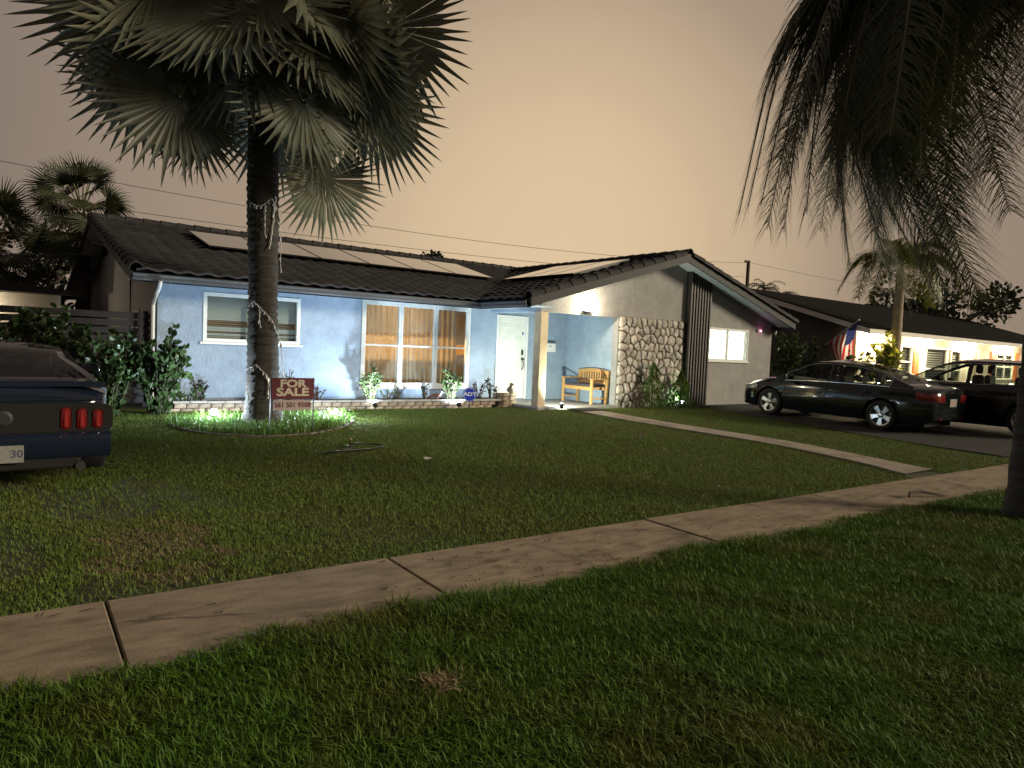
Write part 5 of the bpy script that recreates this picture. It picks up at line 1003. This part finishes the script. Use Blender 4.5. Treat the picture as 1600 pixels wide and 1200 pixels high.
tree('broadleaf_tree', 'dark leafy tree at the far left behind the fence', (-.9, 24, 0), 4.6, (1.8, 1.5), 2600, .2, 11); tree('broadleaf_tree', 'low dark tree filling the gap below the cabbage palm', (1.3, 25.5, 0), 3.9, (1.6, 1.3), 2600, .2, 12)
tree('broadleaf_tree', 'small dark treetop showing over the main roof ridge', (24.6, 41, 0), 7.5, (1.3, .9), 1400, .28, 13); tree('broadleaf_tree', 'dark tree hanging over the cream house roof at the right edge', (42.5, 16.5, 0), 5.6, (3.2, 1.5), 3000, .3, 14)
tree('broadleaf_tree', 'dark tree behind the cream house roof under the feather palm', (52, 24, 0), 5.6, (3.0, 1.4), 2000, .35, 15)
for i, (x, y, h, lb) in enumerate(((68, 45, 9.2, 'distant small palm just over the right eave tip'), (72.5, 46, 8.6, 'distant small palm behind the cream house ridge, left of its twin'), (96, 45, 10.8, 'distant palm seen behind the slim young palm trunk'))):
    t = thing('distant_palm', lb, 'palm', (x, y, 0), group='distant palms on the skyline'); MB().tube([(0, 0, -.1), (.2, 0, h)], [.25, .18], 8).obj('trunk', m_twig, t); r = random.Random(i); b = MB()
    for k in range(18):
        a = k * 2.4; el = r.uniform(-.3, 1.1); P_ = [Vector((.2, 0, h))]; 
        for q in range(5): P_.append(P_[-1] + Vector((math.cos(a) * math.cos(el), math.sin(a) * math.cos(el), math.sin(el))) * .5); el -= .38
        for q in range(5):
            c, c2 = P_[q], P_[q + 1]; s = Vector((-math.sin(a), math.cos(a), 0)) * .34
            for w_ in (0, .5): m_ = c.lerp(c2, w_); b.add([m_, m_ + s + (c2 - c) * .6 + Vector((0, 0, -.25)), m_ + (c2 - c) * .3], [(0, 1, 2)]); b.add([m_, m_ - s + (c2 - c) * .6 + Vector((0, 0, -.25)), m_ + (c2 - c) * .3], [(0, 1, 2)])
    b.obj('crown', m_dkl, t)
# utility pole and wires
up_ = thing('utility_pole', 'thin utility pole with a short arm behind the right roof slope', 'pole', (36.1, 25, 0)); MB().tube([(0, 0, 0), (0, 0, 7.25)], [.13, .10], 8).obj('post', m_twig, up_); MB().cbox(-.35, .08, -.05, .05, 7.12, 7.24, .01).obj('arm', m_twig, up_)
m_cable = mat('cable', (.03, .03, .03), .7)
def wire(label, a, b_, sag, r=.009):
    a, b_ = Vector(a), Vector(b_); tag(MB().tube([a.lerp(b_, k / 30) - Vector((0, 0, 4 * sag * (k / 30) * (1 - k / 30))) for k in range(31)], r, 4).obj('overhead_wire', m_cable), label, 'wire', 'overhead wires')
wire('upper overhead wire crossing the sky above the roof ridge', (-12, 25, 7.1), (36.1, 25.1, 7.13), 1.15); wire('lower overhead wire left of the fan palm', (-12, 25.6, 5.9), (36.1, 25.2, 6.3), .75); wire('overhead wire running right from the utility pole', (36.15, 25, 7.15), (90, 26, 8.6), .6); wire('pale service cable sagging from the left roof edge to the trees', (2.08, 19.0, 3.3), (-6, 19.6, 3.6), .35, .018)
# ------------------------------------------------------------------ grass
def grassmat(name, c, c2, c3):
    m = mat(name, c, .6, var=.35, vscale=38, col2=c2, c2scale=.9, c2lo=.46, c2hi=.66, trans=.22, spec=.25); return m
m_g1 = grassmat('lawn_blade', (.120, .178, .032), (.145, .165, .038), None); m_g2 = grassmat('verge_blade', (.066, .138, .013), (.098, .112, .018), None); m_g3 = mat('straw_blade', (.25, .185, .10), .8, var=.3, vscale=40, trans=.15); m_g4 = mat('bed_blade', (.11, .20, .04), .45, var=.3, vscale=30, trans=.25)
def blades(name, X, Y, Z, h, w, lean, m, label=None, seg=2, seed=1):
    r = np.random.default_rng(seed); n = len(X); az = r.uniform(0, 2 * PI, n); fa = az + PI / 2 + r.uniform(-.6, .6, n); hh = h * r.uniform(.55, 1.15, n); ww = w * r.uniform(.7, 1.2, n); ln = lean * r.uniform(.15, 1.25, n)
    cx, cy = np.cos(az), np.sin(az); sx, sy = np.cos(fa), np.sin(fa); lv = []
    for k, (t, wf) in enumerate(((0, 1.), (.55, .85), (1., 0.))):
        px = X + cx * hh * ln * t * t; py_ = Y + cy * hh * ln * t * t; pz = Z + hh * t * (1 - .35 * ln * t)
        if wf > 0: lv += [np.stack([px - sx * ww * wf, py_ - sy * ww * wf, pz], 1), np.stack([px + sx * ww * wf, py_ + sy * ww * wf, pz], 1)]
        else: lv.append(np.stack([px, py_, pz], 1))
    V = np.stack(lv, 1).reshape(-1, 3).astype(np.float32); me = bpy.data.meshes.new(name); o = (np.arange(n) * 5)[:, None]
    loops = np.concatenate([o + np.array([[0, 1, 3, 2]]), o + np.array([[2, 3, 4]])], 1).reshape(-1).astype(np.int32); st = np.stack([np.arange(n) * 7, np.arange(n) * 7 + 4], 1).reshape(-1).astype(np.int32)
    me.vertices.add(n * 5); me.vertices.foreach_set('co', V.reshape(-1)); me.loops.add(n * 7); me.loops.foreach_set('vertex_index', loops); me.polygons.add(n * 2); me.polygons.foreach_set('loop_start', st); me.update(calc_edges=True); me.materials.append(m)
    o = link(name, me); o['kind'] = 'stuff'
    if label: o['label'] = label; o['category'] = 'grass'
    return o
gzv = np.vectorize(gz); fxv = np.vectorize(fx)
def lowf(X, Y, s, k):                                       # smooth pseudo-noise 0..1
    return .5 + .25 * (np.sin(X * s + 1.3 * k) * np.cos(Y * s * 1.13 - .7 * k) + np.sin((X * .6 - Y * .8) * s * 1.7 + 2.1 * k) * .6 + np.sin((X * .9 + Y * .5) * s * 2.9 + k) * .4)
def inview(X, Y, mrg=.06):
    f, r = np.array(_f[:2]), np.array(_r[:2]); d = X * f[0] + Y * f[1]; a = (X * r[0] + Y * r[1]) / np.maximum(d, .01); return (d > .6) & (np.abs(a) < .76 + mrg)
r = np.random.default_rng(5)
# verge in the foreground
n = 560000; X = r.uniform(-1.2, 13, n); Y = r.uniform(.3, 3.75, n); ys_ = X * -math.sin(SA) + Y * math.cos(SA); edge = 3.57 + .11 * (lowf(X, Y, 2.3, 1) - .5) * 2 + .03 * np.sin(X * 17)
d = np.hypot(X, Y); keep = inview(X, Y) & (ys_ < edge) & (r.random(n) < np.clip(1.5 - d * .10, .35, 1)) & (r.random(n) < .35 + lowf(X, Y, 3.1, 2))
X, Y = X[keep], Y[keep]; ys_ = ys_[keep]; hh = .058 + .060 * lowf(X, Y, 2.1, 3) * lowf(X, Y, 7.1, 5) * 1.6 + .02 * (ys_ > 3.3)
blades('verge_grass', X, Y, -.02 + 0 * X, hh, .0036, 1.2, m_g2, 'dark green turf strip in the foreground', seed=3); 
# lawn
n = 1150000; X = r.uniform(-4.5, 16, n); Y = r.uniform(3.6, 14.2, n); ys_ = X * -math.sin(SA) + Y * math.cos(SA); px_ = fxv(np.clip(Y, 4.1, 12.38)); d = np.hypot(X, Y)
drive = 14.25 + 1.45 * (np.maximum(Y - 5.5, 0) / 6.9) ** 1.2
keep = inview(X, Y) & (ys_ > 4.46 + .11 * (lowf(X, Y, 2.7, 4) - .5)) & ((np.abs(X - px_) > .34 + .12 * np.clip((5.2 - Y), 0, 1) - .05 * lowf(X, Y, 5, 3)) | (Y > 12.4)) & (X < drive + .02) & ~((X > 10.1) & (X < 12.75) & (Y > 12.35)) & ~((X > 12.7) & (Y > 12.38)) & ~((X > 2.6) & (Y > 13.56 - .065 * (X - 2.7))) & (r.random(n) < np.clip(1.35 - d * .062, .42, 1))
dry = ((X - 1.02) / .42) ** 2 + ((Y - .35 * (X - 1.02) - 5.5) / .62) ** 2 + 2.4 * (lowf(X, Y, 6.5, 1) - .5) < .9; bare = (X < 1.3) & (Y < 8.5) & (lowf(X, Y, 1.6, 7) > .52)
keep &= (r.random(n) < np.where(dry, .35, np.where(bare, .3, 1.0)))
dx_, dy_ = X[keep], Y[keep]; hh = .030 + .024 * lowf(dx_, dy_, 1.7, 5)
blades('lawn_grass', dx_, dy_, gzv(dx_, dy_) - .022, hh, .0033, 1.0, m_g1, 'short front lawn between sidewalk and house', seed=4); 
n = 9000; X = r.uniform(.3, 1.8, n); Y = r.uniform(4.6, 6.5, n); k = ((X - 1.02) / .45) ** 2 + ((Y - .35 * (X - 1.02) - 5.5) / .66) ** 2 + 2.4 * (lowf(X, Y, 6.5, 1) - .5) + r.normal(0, .25, n) < .95; X, Y = X[k], Y[k]
blades('dry_grass', X, Y, gzv(X, Y) - .018, .035 + 0 * X, .0035, 2.2, m_g3, 'straw coloured dead patch in the left lawn', seed=6)
n = 160; a = r.normal(0, .035, (n, 2)); blades('dry_grass', 1.66 + a[:, 0] * 1.3, 2.62 + a[:, 1], .02 + 0 * a[:, 0], .05 + 0 * a[:, 0], .003, 2., m_g3, 'small straw tuft in the foreground turf', seed=7)
# lush grass round the palm
n = 5200; X = r.uniform(2.35, 5.4, n); Y = r.uniform(10.2, 12.5, n); fy = np.interp(X, [p[0] for p in ring], [p[1] for p in ring]); k = (Y > fy + .05) & (np.hypot(X - 3.70, Y - 11.62) > .33) & (r.random(n) < .35 + lowf(X, Y, 3.5, 2)) & (Y < 12.3); X, Y = X[k], Y[k]
blades('bed_grass', X, Y, gzv(X, Y) - .02, .17 + .10 * lowf(X, Y, 3, 1), .0065, .9, m_g4, 'lush bright grass lit by floods round the palm base', seed=8)

# dead leaves and crumbs on the sidewalk
b = MB(); q = random.Random(9)
for i in range(150):
    u, v = (q.gauss(3.4, 1.0), q.uniform(3.6, 4.4)) if i < 95 else (q.uniform(-.5, 9), q.uniform(3.6, 4.45)); x, y = sw(u, v); a = q.uniform(0, PI); l, w = q.uniform(.01, .05), q.uniform(.003, .010); c, s_ = math.cos(a), math.sin(a)
    b.add([(x - c * l, y - s_ * l, .018), (x + s_ * w, y - c * w, .021), (x + c * l, y + s_ * l, .019), (x - s_ * w, y + c * w, .022)], [(0, 1, 2, 3)])
tag(b.obj('leaf_litter', mat('dry_leaf', (.055, .036, .022), .9, var=.4, vscale=9)), 'dark dead leaf crumbs scattered on the sidewalk', 'leaf litter', kind='stuff')
